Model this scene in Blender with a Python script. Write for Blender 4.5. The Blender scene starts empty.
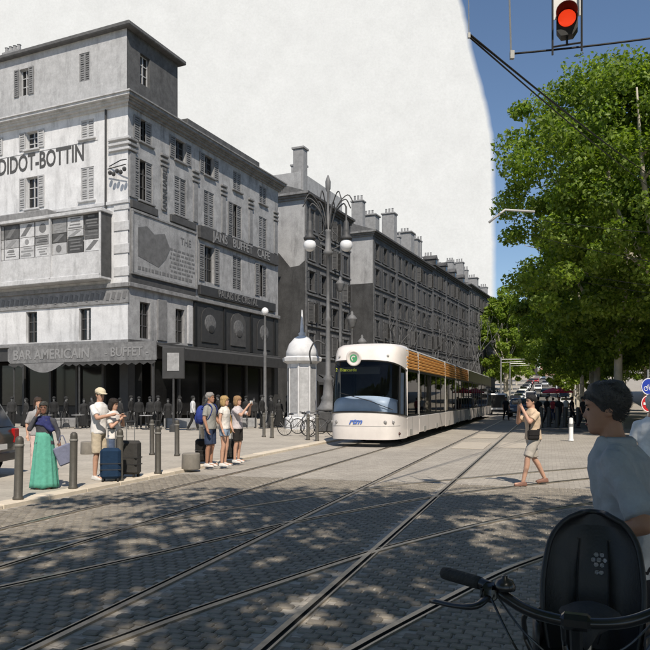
import bpy, bmesh, math, random
import numpy as np
from mathutils import Vector, Matrix, Euler, Quaternion
random.seed(7); R = math.radians
SC = bpy.context.scene; COL = SC.collection

# ------------------------------------------------------------------ camera, sky, sun, exposure
CAMH, FPX, HORIZ = 1.65, 700.0, 398.0
cam = bpy.data.cameras.new('camera'); cam.sensor_width = 36; cam.lens = 36*FPX/650
cam.shift_y = (HORIZ-325)/650; cam.clip_start = 0.05; cam.clip_end = 6000
co = bpy.data.objects.new('camera', cam); COL.objects.link(co)
co.location = (0, 0, CAMH); co.rotation_euler = (R(90), 0, 0); SC.camera = co

SUN_EL = 50.0; SUN_AZ = Vector((0.16, -0.987)).normalized()      # towards the sun, on the ground plan
w = bpy.data.worlds.new('World'); SC.world = w; w.use_nodes = True
nt = w.node_tree; bg = nt.nodes['Background']
sky = nt.nodes.new('ShaderNodeTexSky'); sky.sky_type = 'NISHITA'; sky.sun_disc = False
sky.sun_elevation = R(SUN_EL); sky.sun_rotation = math.atan2(SUN_AZ.x, SUN_AZ.y)
sky.air_density = 1.0; sky.dust_density = 0.3; sky.ozone_density = 3.0
nt.links.new(sky.outputs[0], bg.inputs[0]); bg.inputs[1].default_value = 0.112
sl = bpy.data.lights.new('sun', 'SUN'); sl.energy = 5.0; sl.angle = R(0.53); sl.color = (1, .915, .80)
so = bpy.data.objects.new('sun', sl); COL.objects.link(so)
sv = Vector((SUN_AZ.x*math.cos(R(SUN_EL)), SUN_AZ.y*math.cos(R(SUN_EL)), math.sin(R(SUN_EL))))
so.rotation_euler = (-sv).to_track_quat('-Z', 'Y').to_euler(); so.location = (0, 0, 40)
vs = SC.view_settings; vs.view_transform = 'Standard'; vs.look = 'None'; vs.exposure = 0.0; vs.gamma = 1; vs.use_curve_mapping = False
try:
    SC.cycles.max_bounces = 6; SC.cycles.transparent_max_bounces = 12
except Exception: pass

# ------------------------------------------------------------------ places
def gp(px, py, z=0.0):                       # a spot on the flat ground (plan x, depth)
    d = (CAMH-z)*FPX/(py-HORIZ); return Vector(((px-325)/FPX*d, d, z))
def at(px, py, d): return Vector(((px-325)/FPX*d, d, CAMH+(HORIZ-py)/FPX*d))
TH = math.atan(0.319); SN, CS = math.sin(TH), math.cos(TH)
def st(l, t, z=0.0):                         # street frame: l to the right of the axis, t along it
    return Vector((l*CS + t*SN, -l*SN + t*CS, z))
def hill(t): return 0.0 if t < 105 else (t-105)*0.052

# ------------------------------------------------------------------ materials
MATS = {}
def mat(name, col, rough=.65, var=.12, scale=5, bump=.0, bscale=60, metal=0, spec=.4, rnd=0, stain=0, coat=0, coord='Object', stretch=None, grain=0):
    if name in MATS: return MATS[name]
    m = bpy.data.materials.new(name); m.use_nodes = True; n = m.node_tree.nodes; L = m.node_tree.links
    b = n['Principled BSDF']; b.inputs['Roughness'].default_value = rough; b.inputs['Metallic'].default_value = metal
    b.inputs['Specular IOR Level'].default_value = spec; b.inputs['Coat Weight'].default_value = coat
    if isinstance(col, (int, float)): col = (col, col, col)
    tc = n.new('ShaderNodeTexCoord'); vec = tc.outputs[coord]
    if stretch:
        mp = n.new('ShaderNodeMapping'); mp.inputs['Scale'].default_value = stretch; L.new(vec, mp.inputs[0]); vec = mp.outputs[0]
    nz = n.new('ShaderNodeTexNoise'); nz.inputs['Scale'].default_value = scale; nz.inputs['Detail'].default_value = 8; nz.inputs['Roughness'].default_value = .65
    L.new(vec, nz.inputs['Vector'])
    mr = n.new('ShaderNodeMapRange'); mr.inputs['From Min'].default_value = .3; mr.inputs['From Max'].default_value = .7
    mr.inputs['To Min'].default_value = 1-var; mr.inputs['To Max'].default_value = 1+var; L.new(nz.outputs[0], mr.inputs['Value'])
    fac = mr.outputs[0]
    if stain:
        mp2 = n.new('ShaderNodeMapping'); mp2.inputs['Scale'].default_value = (1.1, 1.1, .22); L.new(tc.outputs[coord], mp2.inputs[0])
        n2 = n.new('ShaderNodeTexNoise'); n2.inputs['Scale'].default_value = 1.3; n2.inputs['Detail'].default_value = 9; n2.inputs['Roughness'].default_value = .7
        L.new(mp2.outputs[0], n2.inputs['Vector'])
        m2 = n.new('ShaderNodeMapRange'); m2.inputs['From Min'].default_value = .5; m2.inputs['From Max'].default_value = .72
        m2.inputs['To Min'].default_value = 1; m2.inputs['To Max'].default_value = 1-stain; L.new(n2.outputs[0], m2.inputs['Value'])
        mu = n.new('ShaderNodeMath'); mu.operation = 'MULTIPLY'; L.new(fac, mu.inputs[0]); L.new(m2.outputs[0], mu.inputs[1]); fac = mu.outputs[0]
    if rnd:
        oi = n.new('ShaderNodeObjectInfo'); m3 = n.new('ShaderNodeMapRange'); m3.inputs['To Min'].default_value = 1-rnd; m3.inputs['To Max'].default_value = 1+rnd
        L.new(oi.outputs['Random'], m3.inputs['Value']); mu = n.new('ShaderNodeMath'); mu.operation = 'MULTIPLY'; L.new(fac, mu.inputs[0]); L.new(m3.outputs[0], mu.inputs[1]); fac = mu.outputs[0]
    vm = n.new('ShaderNodeVectorMath'); vm.operation = 'SCALE'; vm.inputs[0].default_value = col[:3]; L.new(fac, vm.inputs['Scale'])
    out = vm.outputs[0]
    if grain:                                  # fine speckle and pitting of the old walls
        ng = n.new('ShaderNodeTexNoise'); ng.inputs['Scale'].default_value = 9; ng.inputs['Detail'].default_value = 12; ng.inputs['Roughness'].default_value = .85; L.new(vec, ng.inputs['Vector'])
        mg = n.new('ShaderNodeMapRange'); mg.inputs['From Min'].default_value = .35; mg.inputs['From Max'].default_value = .65; mg.inputs['To Min'].default_value = 1-grain; mg.inputs['To Max'].default_value = 1+grain; L.new(ng.outputs[0], mg.inputs['Value'])
        v2 = n.new('ShaderNodeVectorMath'); v2.operation = 'SCALE'; L.new(out, v2.inputs[0]); L.new(mg.outputs[0], v2.inputs['Scale']); out = v2.outputs[0]
    L.new(out, b.inputs['Base Color'])
    if bump:
        n3 = n.new('ShaderNodeTexNoise'); n3.inputs['Scale'].default_value = bscale; n3.inputs['Detail'].default_value = 5; L.new(vec, n3.inputs['Vector'])
        bp = n.new('ShaderNodeBump'); bp.inputs['Strength'].default_value = bump; bp.inputs['Distance'].default_value = .02; L.new(n3.outputs[0], bp.inputs['Height']); L.new(bp.outputs[0], b.inputs['Normal'])
    MATS[name] = m; return m
def glass(name, tint=(.25, .27, .28), mixv=.5, rough=.03):
    m = bpy.data.materials.new(name); m.use_nodes = True; n = m.node_tree.nodes; L = m.node_tree.links; n.clear()
    o = n.new('ShaderNodeOutputMaterial'); t = n.new('ShaderNodeBsdfTransparent'); t.inputs[0].default_value = (*tint, 1)
    g = n.new('ShaderNodeBsdfGlossy'); g.inputs['Roughness'].default_value = rough; fr = n.new('ShaderNodeFresnel'); fr.inputs[0].default_value = mixv
    mx = n.new('ShaderNodeMixShader'); L.new(fr.outputs[0], mx.inputs[0]); L.new(t.outputs[0], mx.inputs[1]); L.new(g.outputs[0], mx.inputs[2]); L.new(mx.outputs[0], o.inputs[0]); return m
def emit(name, col, s):
    m = bpy.data.materials.new(name); m.use_nodes = True; b = m.node_tree.nodes['Principled BSDF']
    b.inputs['Base Color'].default_value = (*col, 1); b.inputs['Emission Color'].default_value = (*col, 1); b.inputs['Emission Strength'].default_value = s; return m

# ------------------------------------------------------------------ mesh building
class MB:
    def __init__(s): s.v = []; s.f = []; s.m = []
    def add(s, vs_, fs, mi=0, M=None):
        o = len(s.v)
        if M is not None: vs_ = [M @ Vector(v) for v in vs_]
        s.v += [tuple(v) for v in vs_]; s.f += [tuple(i+o for i in f) for f in fs]; s.m += [mi]*len(fs); return s
    def box(s, c, d, mi=0, M=None, b=0.0):
        cx, cy, cz = c; x, y, z = d[0]/2, d[1]/2, d[2]/2
        if b <= 0:
            vv = [(cx+i*x, cy+j*y, cz+k*z) for i in (-1, 1) for j in (-1, 1) for k in (-1, 1)]
            return s.add(vv, [(0, 1, 3, 2), (4, 6, 7, 5), (0, 4, 5, 1), (2, 3, 7, 6), (0, 2, 6, 4), (1, 5, 7, 3)], mi, M)
        b = min(b, x*.9, y*.9, z*.9); vv = []; idx = {}
        for i in (-1, 1):
            for j in (-1, 1):
                for k in (-1, 1):
                    for a in range(3):
                        p = [x-b, y-b, z-b]; p[a] += b
                        idx[(i, j, k, a)] = len(vv); vv.append((cx+i*p[0], cy+j*p[1], cz+k*p[2]))
        I = idx; fs = []
        for i in (-1, 1): fs.append((I[i, -1, -1, 0], I[i, 1, -1, 0], I[i, 1, 1, 0], I[i, -1, 1, 0])[::i])
        for j in (-1, 1): fs.append((I[-1, j, -1, 1], I[-1, j, 1, 1], I[1, j, 1, 1], I[1, j, -1, 1])[::j])
        for k in (-1, 1): fs.append((I[-1, -1, k, 2], I[1, -1, k, 2], I[1, 1, k, 2], I[-1, 1, k, 2])[::k])
        for i in (-1, 1):
            for j in (-1, 1):
                fs.append((I[i, j, -1, 0], I[i, j, 1, 0], I[i, j, 1, 1], I[i, j, -1, 1]))
                fs.append((I[i, -1, j, 0], I[i, 1, j, 0], I[i, 1, j, 2], I[i, -1, j, 2]))
                fs.append((I[-1, i, j, 1], I[1, i, j, 1], I[1, i, j, 2], I[-1, i, j, 2]))
                for k in (-1, 1): fs.append((I[i, j, k, 0], I[i, j, k, 1], I[i, j, k, 2]))
        return s.add(vv, fs, mi, M)
    def rings(s, rr, mi=0, cap=True, closed=True, M=None):
        n = len(rr[0]); vv = [p for r in rr for p in r]; fs = []
        for k in range(len(rr)-1):
            for i in range(n if closed else n-1):
                j = (i+1) % n; fs.append((k*n+i, k*n+j, (k+1)*n+j, (k+1)*n+i))
        if cap: fs.append(tuple(range(n))[::-1]); fs.append(tuple((len(rr)-1)*n+i for i in range(n)))
        return s.add(vv, fs, mi, M)
    def tube(s, pts, r, seg=8, mi=0, cap=True, M=None, flat=1.0):
        pts = [Vector(p) for p in pts]; n = len(pts); rs = r if isinstance(r, (list, tuple)) else [r]*n; rr = []
        up = None
        for i, p in enumerate(pts):
            d = (pts[min(i+1, n-1)]-pts[max(i-1, 0)]).normalized()
            if up is None: up = Vector((0, 0, 1)) if abs(d.z) < .9 else Vector((1, 0, 0))
            a = d.cross(up).normalized(); b = a.cross(d).normalized(); up = b
            rr.append([p + (a*math.cos(q)+b*math.sin(q)*flat)*rs[i] for q in [2*math.pi*k/seg for k in range(seg)]])
        return s.rings(rr, mi, cap, True, M)
    def lathe(s, prof, c=(0, 0, 0), seg=16, mi=0, M=None, cap=True, sx=1, sy=1):
        return s.rings([[(c[0]+r*sx*math.cos(2*math.pi*k/seg), c[1]+r*sy*math.sin(2*math.pi*k/seg), c[2]+z) for k in range(seg)] for r, z in prof], mi, cap, True, M)
    def ell(s, c, rad, seg=12, mi=0, M=None):
        n = max(4, seg//2); pr = [(max(1e-4, math.sin(math.pi*i/n)), -math.cos(math.pi*i/n)) for i in range(n+1)]
        return s.rings([[(c[0]+rad[0]*r*math.cos(2*math.pi*k/seg), c[1]+rad[1]*r*math.sin(2*math.pi*k/seg), c[2]+rad[2]*z) for k in range(seg)] for r, z in pr], mi, True, True, M)
    def prism(s, poly, y0, y1, mi=0, M=None):           # polygon in x,z pushed along y
        n = len(poly); vv = [(p[0], y0, p[1]) for p in poly]+[(p[0], y1, p[1]) for p in poly]
        fs = [tuple(range(n)), tuple(range(2*n-1, n-1, -1))]+[(i, i+n, (i+1) % n+n, (i+1) % n) for i in range(n)]
        return s.add(vv, fs, mi, M)
    def mesh(s, name, mats, smooth=False):
        me = bpy.data.meshes.new(name); me.from_pydata(s.v, [], s.f)
        for m_ in (mats if isinstance(mats, (list, tuple)) else [mats]): me.materials.append(m_)
        if any(s.m): me.polygons.foreach_set('material_index', s.m)
        if smooth: me.polygons.foreach_set('use_smooth', [True]*len(s.f))
        me.update(); return me
    def build(s, name, mats, parent=None, smooth=False, angle=None, loc=None, rot=None):
        o = bpy.data.objects.new(name, s.mesh(name, mats, smooth or angle is not None)); COL.objects.link(o)
        if angle is not None: shade(o.data, angle)
        if parent is not None: o.parent = parent
        if loc is not None: o.location = loc
        if rot is not None: o.rotation_euler = rot
        return o
def shade(me, ang):
    bm = bmesh.new(); bm.from_mesh(me); bmesh.ops.recalc_face_normals(bm, faces=bm.faces)
    for e in bm.edges:
        e.smooth = not (len(e.link_faces) == 2 and e.calc_face_angle(0) > R(ang))
    bm.to_mesh(me); bm.free()
def tag(o, label=None, cat=None, group=None, kind=None):
    if label: o['label'] = label
    if cat: o['category'] = cat
    if group: o['group'] = group
    if kind: o['kind'] = kind
    return o
def thing(name, label, cat, loc=(0, 0, 0), rz=0.0, group=None):
    o = bpy.data.objects.new(name, None); COL.objects.link(o); o.location = loc; o.rotation_euler = (0, 0, rz); o.empty_display_size = .2
    return tag(o, label, cat, group)
def inst(name, me, parent, loc=(0, 0, 0), rot=(0, 0, 0)):
    o = bpy.data.objects.new(name, me); COL.objects.link(o); o.parent = parent; o.location = loc; o.rotation_euler = rot; return o
def copy_tree(o, parent=None, **kw):
    c = o.copy(); COL.objects.link(c); c.parent = parent
    for ch in list(o.children): copy_tree(ch, c)
    return c
TMP = bpy.data.scenes.new('scratch')           # a small side scene keeps modifier evaluation quick; removed at the end
def baked(o):
    TMP.collection.objects.link(o); vl = TMP.view_layers[0]; vl.update()
    return bpy.data.meshes.new_from_object(o.evaluated_get(vl.depsgraph))
def text_mesh(body, size, m, parent, loc, rot, depth=.01, sx=1.0, bold=.0, name='lettering', align='CENTER', shear=0):
    cu = bpy.data.curves.new('txt', 'FONT'); cu.body = body; cu.size = size; cu.extrude = depth; cu.align_x = align; cu.align_y = 'CENTER'; cu.offset = bold; cu.shear = shear; cu.resolution_u = 3
    t = bpy.data.objects.new('txt', cu); me = baked(t)
    bpy.data.objects.remove(t); bpy.data.curves.remove(cu); me.materials.clear(); me.materials.append(m); me.name = name
    me.transform(Matrix.Scale(sx, 4, Vector((1, 0, 0)))); o = inst(name, me, parent, loc, rot); return o
def catmull(pts, n=6):
    P = [Vector(p) for p in pts]; P = [P[0]*2-P[1]]+P+[P[-1]*2-P[-2]]; out = []
    for i in range(1, len(P)-2):
        for k in range(n):
            t = k/n; a, b, c, d = P[i-1], P[i], P[i+1], P[i+2]
            out.append(.5*((2*b)+(c-a)*t+(2*a-5*b+4*c-d)*t*t+(3*b-a-3*c+d)*t**3))
    out.append(P[-2]); return out

# palette
white_paint = mat('white_paint', (.78, .77, .74), .45, .04)
black_metal = mat('black_metal', .03, .4, .2, 9)
dark_iron = mat('dark_iron', .045, .55, .25, 7, .15, 40)
grey_steel = mat('grey_steel', (.30, .30, .29), .45, .15, 6, metal=.4)
# ------------------------------------------------------------------ the sky of the old picture: a pale sheet far behind the houses, with its uneven edge
def sky_sheet():
    prof = [(-70, 452), (-40, 456), (0, 463), (30, 470), (60, 476), (90, 485), (120, 492), (140, 495), (200, 496.5), (290, 497), (400, 497)]
    def edge(y):
        for (a, xa), (b, xb) in zip(prof, prof[1:]):
            if a <= y <= b: return xa+(xb-xa)*(y-a)/(b-a)
    D = 620.0; mb = MB(); ys = [-70+470*i/60 for i in range(61)]; N = 30; rows = []
    rr = random.Random(3)
    for y in ys:
        e = edge(y)+rr.uniform(-.5, .5); r = []
        for k in range(N+1):
            q = (k/(N-1)*(1-6/(e+260))) if k < N else 1.0; px = -260+(e+260)*q; r.append(at(px, y, D-60*((px-325)/585)**2))
        rows.append(r)
    mb.rings(rows, cap=False, closed=False)
    ed = [0.0]*len(mb.v)
    for r_ in range(61): ed[r_*(N+1)+N] = 1.0
    m = bpy.data.materials.new('old_print_sky'); m.use_nodes = True; n = m.node_tree.nodes; L = m.node_tree.links; n.clear()
    o = n.new('ShaderNodeOutputMaterial'); e = n.new('ShaderNodeEmission'); tc = n.new('ShaderNodeTexCoord')
    a = n.new('ShaderNodeTexNoise'); a.inputs['Scale'].default_value = .045; a.inputs['Detail'].default_value = 12; a.inputs['Roughness'].default_value = .75
    L.new(tc.outputs['Object'], a.inputs['Vector'])
    r = n.new('ShaderNodeMapRange'); r.inputs['From Min'].default_value = .3; r.inputs['From Max'].default_value = .7; r.inputs['To Min'].default_value = .82; r.inputs['To Max'].default_value = .93
    L.new(a.outputs[0], r.inputs['Value']); e.inputs[0].default_value = (1, .995, .965, 1); 
    g2 = n.new('ShaderNodeTexNoise'); g2.inputs['Scale'].default_value = .55; g2.inputs['Detail'].default_value = 8; g2.inputs['Roughness'].default_value = .8; L.new(tc.outputs['Object'], g2.inputs['Vector'])
    r2 = n.new('ShaderNodeMapRange'); r2.inputs['From Min'].default_value = .3; r2.inputs['From Max'].default_value = .7; r2.inputs['To Min'].default_value = .92; r2.inputs['To Max'].default_value = 1.05; L.new(g2.outputs[0], r2.inputs['Value'])
    mm = n.new('ShaderNodeMath'); mm.operation = 'MULTIPLY'; L.new(r.outputs[0], mm.inputs[0]); L.new(r2.outputs[0], mm.inputs[1]); L.new(mm.outputs[0], e.inputs[1])
    at_ = n.new('ShaderNodeAttribute'); at_.attribute_name = 'fray'; tr = n.new('ShaderNodeBsdfTransparent'); mx = n.new('ShaderNodeMixShader'); L.new(at_.outputs['Fac'], mx.inputs[0]); L.new(e.outputs[0], mx.inputs[1]); L.new(tr.outputs[0], mx.inputs[2]); L.new(mx.outputs[0], o.inputs[0])
    s = mb.build('sky', m, smooth=True); fa = s.data.attributes.new('fray', 'FLOAT', 'POINT'); fa.data.foreach_set('value', ed); tag(s, kind='structure')
sky_sheet()

# ------------------------------------------------------------------ ground
def paving_mat(name, col, bw, bh, var, mort, rot=0.0, bump=.25, rough=.85):
    m = bpy.data.materials.new(name); m.use_nodes = True; n = m.node_tree.nodes; L = m.node_tree.links; b = n['Principled BSDF']
    b.inputs['Roughness'].default_value = rough; b.inputs['Specular IOR Level'].default_value = .25
    g = n.new('ShaderNodeNewGeometry'); mp = n.new('ShaderNodeMapping'); mp.inputs['Rotation'].default_value = (0, 0, rot); L.new(g.outputs['Position'], mp.inputs[0])
    br = n.new('ShaderNodeTexBrick'); br.inputs['Scale'].default_value = 1; br.inputs['Brick Width'].default_value = bw; br.inputs['Row Height'].default_value = bh; br.inputs['Mortar Size'].default_value = mort
    br.inputs['Mortar Smooth'].default_value = .4; br.inputs['Bias'].default_value = 0
    br.inputs['Color1'].default_value = (*[c*(1-var) for c in col], 1); br.inputs['Color2'].default_value = (*[c*(1+var) for c in col], 1); br.inputs['Mortar'].default_value = (*[c*.62 for c in col], 1)
    L.new(mp.outputs[0], br.inputs['Vector'])
    a = n.new('ShaderNodeTexNoise'); a.inputs['Scale'].default_value = .55; a.inputs['Detail'].default_value = 10; a.inputs['Roughness'].default_value = .7; L.new(g.outputs['Position'], a.inputs['Vector'])
    r = n.new('ShaderNodeMapRange'); r.inputs['From Min'].default_value = .3; r.inputs['From Max'].default_value = .72; r.inputs['To Min'].default_value = 1.12; r.inputs['To Max'].default_value = .8; L.new(a.outputs[0], r.inputs['Value'])
    a2 = n.new('ShaderNodeTexNoise'); a2.inputs['Scale'].default_value = 14; a2.inputs['Detail'].default_value = 6; L.new(g.outputs['Position'], a2.inputs['Vector'])
    r2 = n.new('ShaderNodeMapRange'); r2.inputs['From Min'].default_value = .3; r2.inputs['From Max'].default_value = .7; r2.inputs['To Min'].default_value = .88; r2.inputs['To Max'].default_value = 1.1; L.new(a2.outputs[0], r2.inputs['Value'])
    mu = n.new('ShaderNodeMath'); mu.operation = 'MULTIPLY'; L.new(r.outputs[0], mu.inputs[0]); L.new(r2.outputs[0], mu.inputs[1])
    vm = n.new('ShaderNodeVectorMath'); vm.operation = 'SCALE'; L.new(br.outputs['Color'], vm.inputs[0]); L.new(mu.outputs[0], vm.inputs['Scale']); L.new(vm.outputs[0], b.inputs['Base Color'])
    ad = n.new('ShaderNodeMath'); ad.operation = 'ADD'; L.new(br.outputs['Fac'], ad.inputs[0]); m3 = n.new('ShaderNodeMath'); m3.operation = 'MULTIPLY'; m3.inputs[1].default_value = -.5; L.new(a2.outputs[0], m3.inputs[0]); L.new(m3.outputs[0], ad.inputs[1])
    bp = n.new('ShaderNodeBump'); bp.invert = True; bp.inputs['Strength'].default_value = bump; bp.inputs['Distance'].default_value = .02; L.new(ad.outputs[0], bp.inputs['Height']); L.new(bp.outputs[0], b.inputs['Normal'])
    return m
sett_ground = paving_mat('sett_ground', (.385, .35, .30), .19, .115, .10, .006, TH, .3)
walk_mat = paving_mat('pavement_slabs', (.43, .39, .33), .62, .42, .05, .006, TH, .15)
asphalt = paving_mat('asphalt_road', (.17, .16, .145), 40, 40, .03, 0, 0, .2)
mb = MB(); ts = [-400, -60, -8, 0, 5, 12, 30, 60, 90, 105, 125, 160, 220, 300, 420, 640, 1200, 3000]; ls = [-2500, -500, -120, -30, -8, 0, 4, 12, 40, 150, 600, 2500]
mb.rings([[st(l, t, hill(t)-.012 if t < 640 else hill(640)) for l in ls] for t in ts], cap=False, closed=False)
tag(mb.build('ground', sett_ground), kind='structure')
# asphalt carriageway up the boulevard
mb = MB(); mb.rings([[st(l, t, hill(t)+.004) for l in ((-.6, 2.6) if t < 100 else (-5.5, 3.0))] for t in (36, 60, 90, 99, 101, 105, 160, 220, 300, 420)], cap=False, closed=False)
tag(mb.build('road', asphalt), kind='structure')
# raised pavement on the left and its pale kerb
KL = -7.75
mb = MB(); prev = None
mb.rings([[st(l, t, z) for l, z in ((-70, .05), (KL-.34, .05), (KL-.34, -.03))] for t in (-25, 0, 20, 40, 80, 103)], cap=False, closed=False)
tag(mb.build('pavement', walk_mat), kind='structure')
kerb = thing('kerb', None, None); tag(kerb, kind='structure')
km = mat('kerb_stone', (.60, .52, .41), .8, .12, 4, .25, 50, rnd=.10)
kmesh = MB().box((0, 0, -.02), (.335, .99, .15), b=.012).mesh('kerb_stone', km)
for i in range(62):
    t = -3+i*1.0
    inst('kerb_stone', kmesh, kerb, st(KL-.17, t, .002+random.uniform(-.003, .003)), (0, 0, -TH))
# pale slabs across the tracks
pm = mat('pale_slab', (.46, .41, .34), .8, .1, 5, .15, 40)
for i, (l0, l1, t0, t1) in enumerate(((-3.05, -2.0, 23.2, 26.4), (-3.05, -2.0, 29.5, 32.5), (-1.6, -.4, 24.0, 26.6))):
    b_ = MB(); b_.box((0, 0, 0), (l1-l0, t1-t0, .02), b=.004)
    o = b_.build('crossing_slab', pm, loc=st((l0+l1)/2, (t0+t1)/2, .001), rot=(0, 0, -TH)); tag(o, kind='structure')

# ------------------------------------------------------------------ tram rails: head, groove, lip
rail_m = mat('rail_steel', (.36, .32, .26), .38, .25, 6, .1, 30, metal=.75)
groove_m = mat('rail_groove', .012, .9)
RAILS = []
def rail(pts, label, side=1):
    pts = [Vector((p[0], p[1], 0)) for p in pts]; RAILS.append(np.array([(p.x, p.y) for p in pts])); n = len(pts)
    sec = [(-.04, -.05), (-.04, .006), (.012, .008), (.014, -.008), (.046, -.008), (.048, .006), (.066, .005), (.068, -.05)]
    rr = []
    for i, p in enumerate(pts):
        d = (pts[min(i+1, n-1)]-pts[max(i-1, 0)]).normalized(); a = Vector((d.y, -d.x, 0))*side
        rr.append([p+a*x+Vector((0, 0, z)) for x, z in sec])
    mb = MB(); mb.rings(rr, cap=False, closed=False)
    o = mb.build('tram_rail', rail_m); me = o.data; me.materials.append(groove_m); k = len(sec)-1
    me.polygons.foreach_set('material_index', [1 if (i % k) in (2, 3, 4) else 0 for i in range(len(me.polygons))])
    tag(o, label, 'rail', 'tram rails set in the paving'); return o
def straight(l, a, b): return [st(l, a+(b-a)*i/24) for i in range(25)]
rail(straight(-5.12, -2, 100), 'straight rail under the right-hand wheels of the white tram')
rail(straight(-6.56, -2, 100), 'straight rail under the left-hand wheels of the white tram', -1)
rail(straight(-1.80, -2, 100), 'straight rail of the empty track, the one nearer the bicycle')
rail(straight(-3.24, -2, 100), 'straight rail of the empty track, the one nearer the tram', -1)
def offs(c, o):
    P = [Vector((p[0], p[1], 0)) for p in c]; out = []
    for i, p in enumerate(P):
        d = (P[min(i+1, len(P)-1)]-P[max(i-1, 0)]).normalized(); out.append(p+Vector((d.y, -d.x, 0))*o)
    return out
B1c = catmull([(-7.2, .9, 0), (-4.7, 3.8, 0), (-2.84, 6.11, 0), (-1.83, 7.4, 0), (-1.04, 8.5, 0), (-.2, 9.6, 0), (1.75, 11.65, 0), (3.2, 12.85, 0), (6.6, 15.1, 0), (12, 17.9, 0), (24, 22.5, 0)], 5)
rail(B1c, 'curved rail sweeping right past the man with the camera, its nearer rail')
rail(offs(B1c, -1.44), 'curved rail sweeping right past the man with the camera, its farther rail', -1)
C1c = catmull([(-4.6, .1, 0), (-2.9, 2.6, 0), (-1.55, 4.58, 0), (-1.12, 5.25, 0), (-.54, 6.08, 0), (.47, 7.45, 0), (1.2, 8.27, 0), (2.45, 9.55, 0), (4.5, 11.2, 0), (8.5, 13.5, 0), (16, 16.9, 0), (24, 20, 0)], 5)
rail(C1c, 'curved rail crossing the foreground shade, left of the handlebar', -1)
rail(offs(C1c, 1.44), 'curved rail passing close behind the bicycle handlebar')

# ------------------------------------------------------------------ setts
sett_m = mat('granite_sett', (.225, .20, .165), .8, .18, 9, .4, 45, spec=.3, rnd=.13)
_n = sett_m.node_tree.nodes; _L = sett_m.node_tree.links
SEG = np.concatenate([np.stack([r[:-1], r[1:]], 1) for r in RAILS])
def rail_dist(P):
    a, b = SEG[:, 0], SEG[:, 1]; ab = b-a; out = np.full(len(P), 9.0); l2 = (ab**2).sum(1)
    for i in range(0, len(P), 500):
        q = P[i:i+500, None, :]-a[None]; t = np.clip((q*ab).sum(2)/l2, 0, 1); out[i:i+500] = np.sqrt(((q-t[..., None]*ab)**2).sum(2)).min(1)
    return out
def setts():
    rr = random.Random(11); c = []; row = 0; t = 3.2; BW, BH = .135, .100
    while t < 13.5:
        l = -9.0+(row % 2)*BW/2
        while l < 5.5:
            p = st(l, t); 
            if p.y > 3.9 and abs(p.x) < .50*p.y+1.0: c.append((l, t))
            l += BW
        t += BH; row += 1
    P = np.array([(st(l, t).x, st(l, t).y) for l, t in c]); ok = rail_dist(P)
    kk = [c[i] for i in range(len(c)) if ok[i] > .115]; kk = [q for q in kk if q[0] > KL+.12]
    kk.sort(key=lambda q: st(*q).y)
    vis = [q for q in kk if abs(st(*q).x) < .465*st(*q).y and st(*q).y > 4.55]
    near = set(vis[:300]); rest = [q for q in kk if q not in near]
    def smesh(w, h): return MB().box((0, 0, -.026), (w, h, .06), b=.011)
    base = [smesh(BW-.008-.008*i, BH-.007-.005*(i % 3)).mesh('sett', sett_m) for i in range(3)]
    g = bpy.data.objects['ground']
    for q in vis[:300]:
        inst('sett', rr.choice(base), g, st(q[0]+rr.uniform(-.006, .006), q[1]+rr.uniform(-.005, .005), rr.uniform(-.004, .004)), (rr.uniform(-.03, .03), rr.uniform(-.03, .03), -TH+rr.uniform(-.05, .05)))
    mb = MB()
    for l, t in rest:
        w, h = BW/2-.0035-rr.uniform(0, .005), BH/2-.003-rr.uniform(0, .004); a = -TH+rr.uniform(-.05, .05); p = st(l, t); z = rr.uniform(-.003, .005); ca, sa = math.cos(a), math.sin(a)
        tx, ty = rr.uniform(-.03, .03), rr.uniform(-.03, .03); vv = []
        for s_, zz in ((1.0, z-.016), (.86, z)):
            for x, y in ((-w, -h), (w, -h), (w, h), (-w, h)):
                x2, y2 = x*(s_ if s_ == 1 else 1-.011/w), y*(s_ if s_ == 1 else 1-.011/h); vv.append((p.x+x2*ca-y2*sa, p.y+x2*sa+y2*ca, zz+x2*tx+y2*ty))
        mb.add(vv, [(4, 5, 6, 7), (0, 1, 5, 4), (1, 2, 6, 5), (2, 3, 7, 6), (3, 0, 4, 7)])
    m2 = sett_m.copy(); n = m2.node_tree.nodes; L = m2.node_tree.links
    oi = [x for x in n if x.type == 'OBJECT_INFO'][0]; tgt = oi.outputs['Random'].links[0].to_socket; ge = n.new('ShaderNodeNewGeometry'); L.new(ge.outputs['Random Per Island'], tgt)
    o = mb.build('sett_paving', m2, g); o['kind'] = 'stuff'
setts()
# ------------------------------------------------------------------ old grey houses on the left
PH = math.atan2(0.41, 0.912); UX, UY = math.sin(PH), math.cos(PH)
C0 = Vector((-11.26, 40, .05))
def along(t): return C0+Vector((UX, UY, 0))*t
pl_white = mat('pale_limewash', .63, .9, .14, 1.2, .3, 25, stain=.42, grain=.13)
pl_grey = mat('shaded_weathered_plaster', .33, .9, .26, 1.4, .4, 25, stain=.55, grain=.22)  # R face: shade put into the base grey, with real stain and grain
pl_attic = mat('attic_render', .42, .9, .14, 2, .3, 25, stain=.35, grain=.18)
pl_dark = mat('dark_render', .09, .9, .3, 2, .3, 25, stain=.3, grain=.25)  # attic R face darker than its L face: shade put into the colour
gable_shade = mat('gable_shade_dark', .055, .9, .4, .6, .3, 20, stain=.5, grain=.25)  # colour of the slabs that stand in for shadow on the gables
shadow = mat('shaded_stone', .066, .9, .5, .35, .3, 20, stain=.6, grain=.3)  # terrace street fronts: their shade is put into the base colour
shadow2 = mat('shaded_stone_paler', .08, .9, .5, .35, .3, 20, stain=.6, grain=.3)  # paler variant, street-front shade likewise in the base colour
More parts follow.
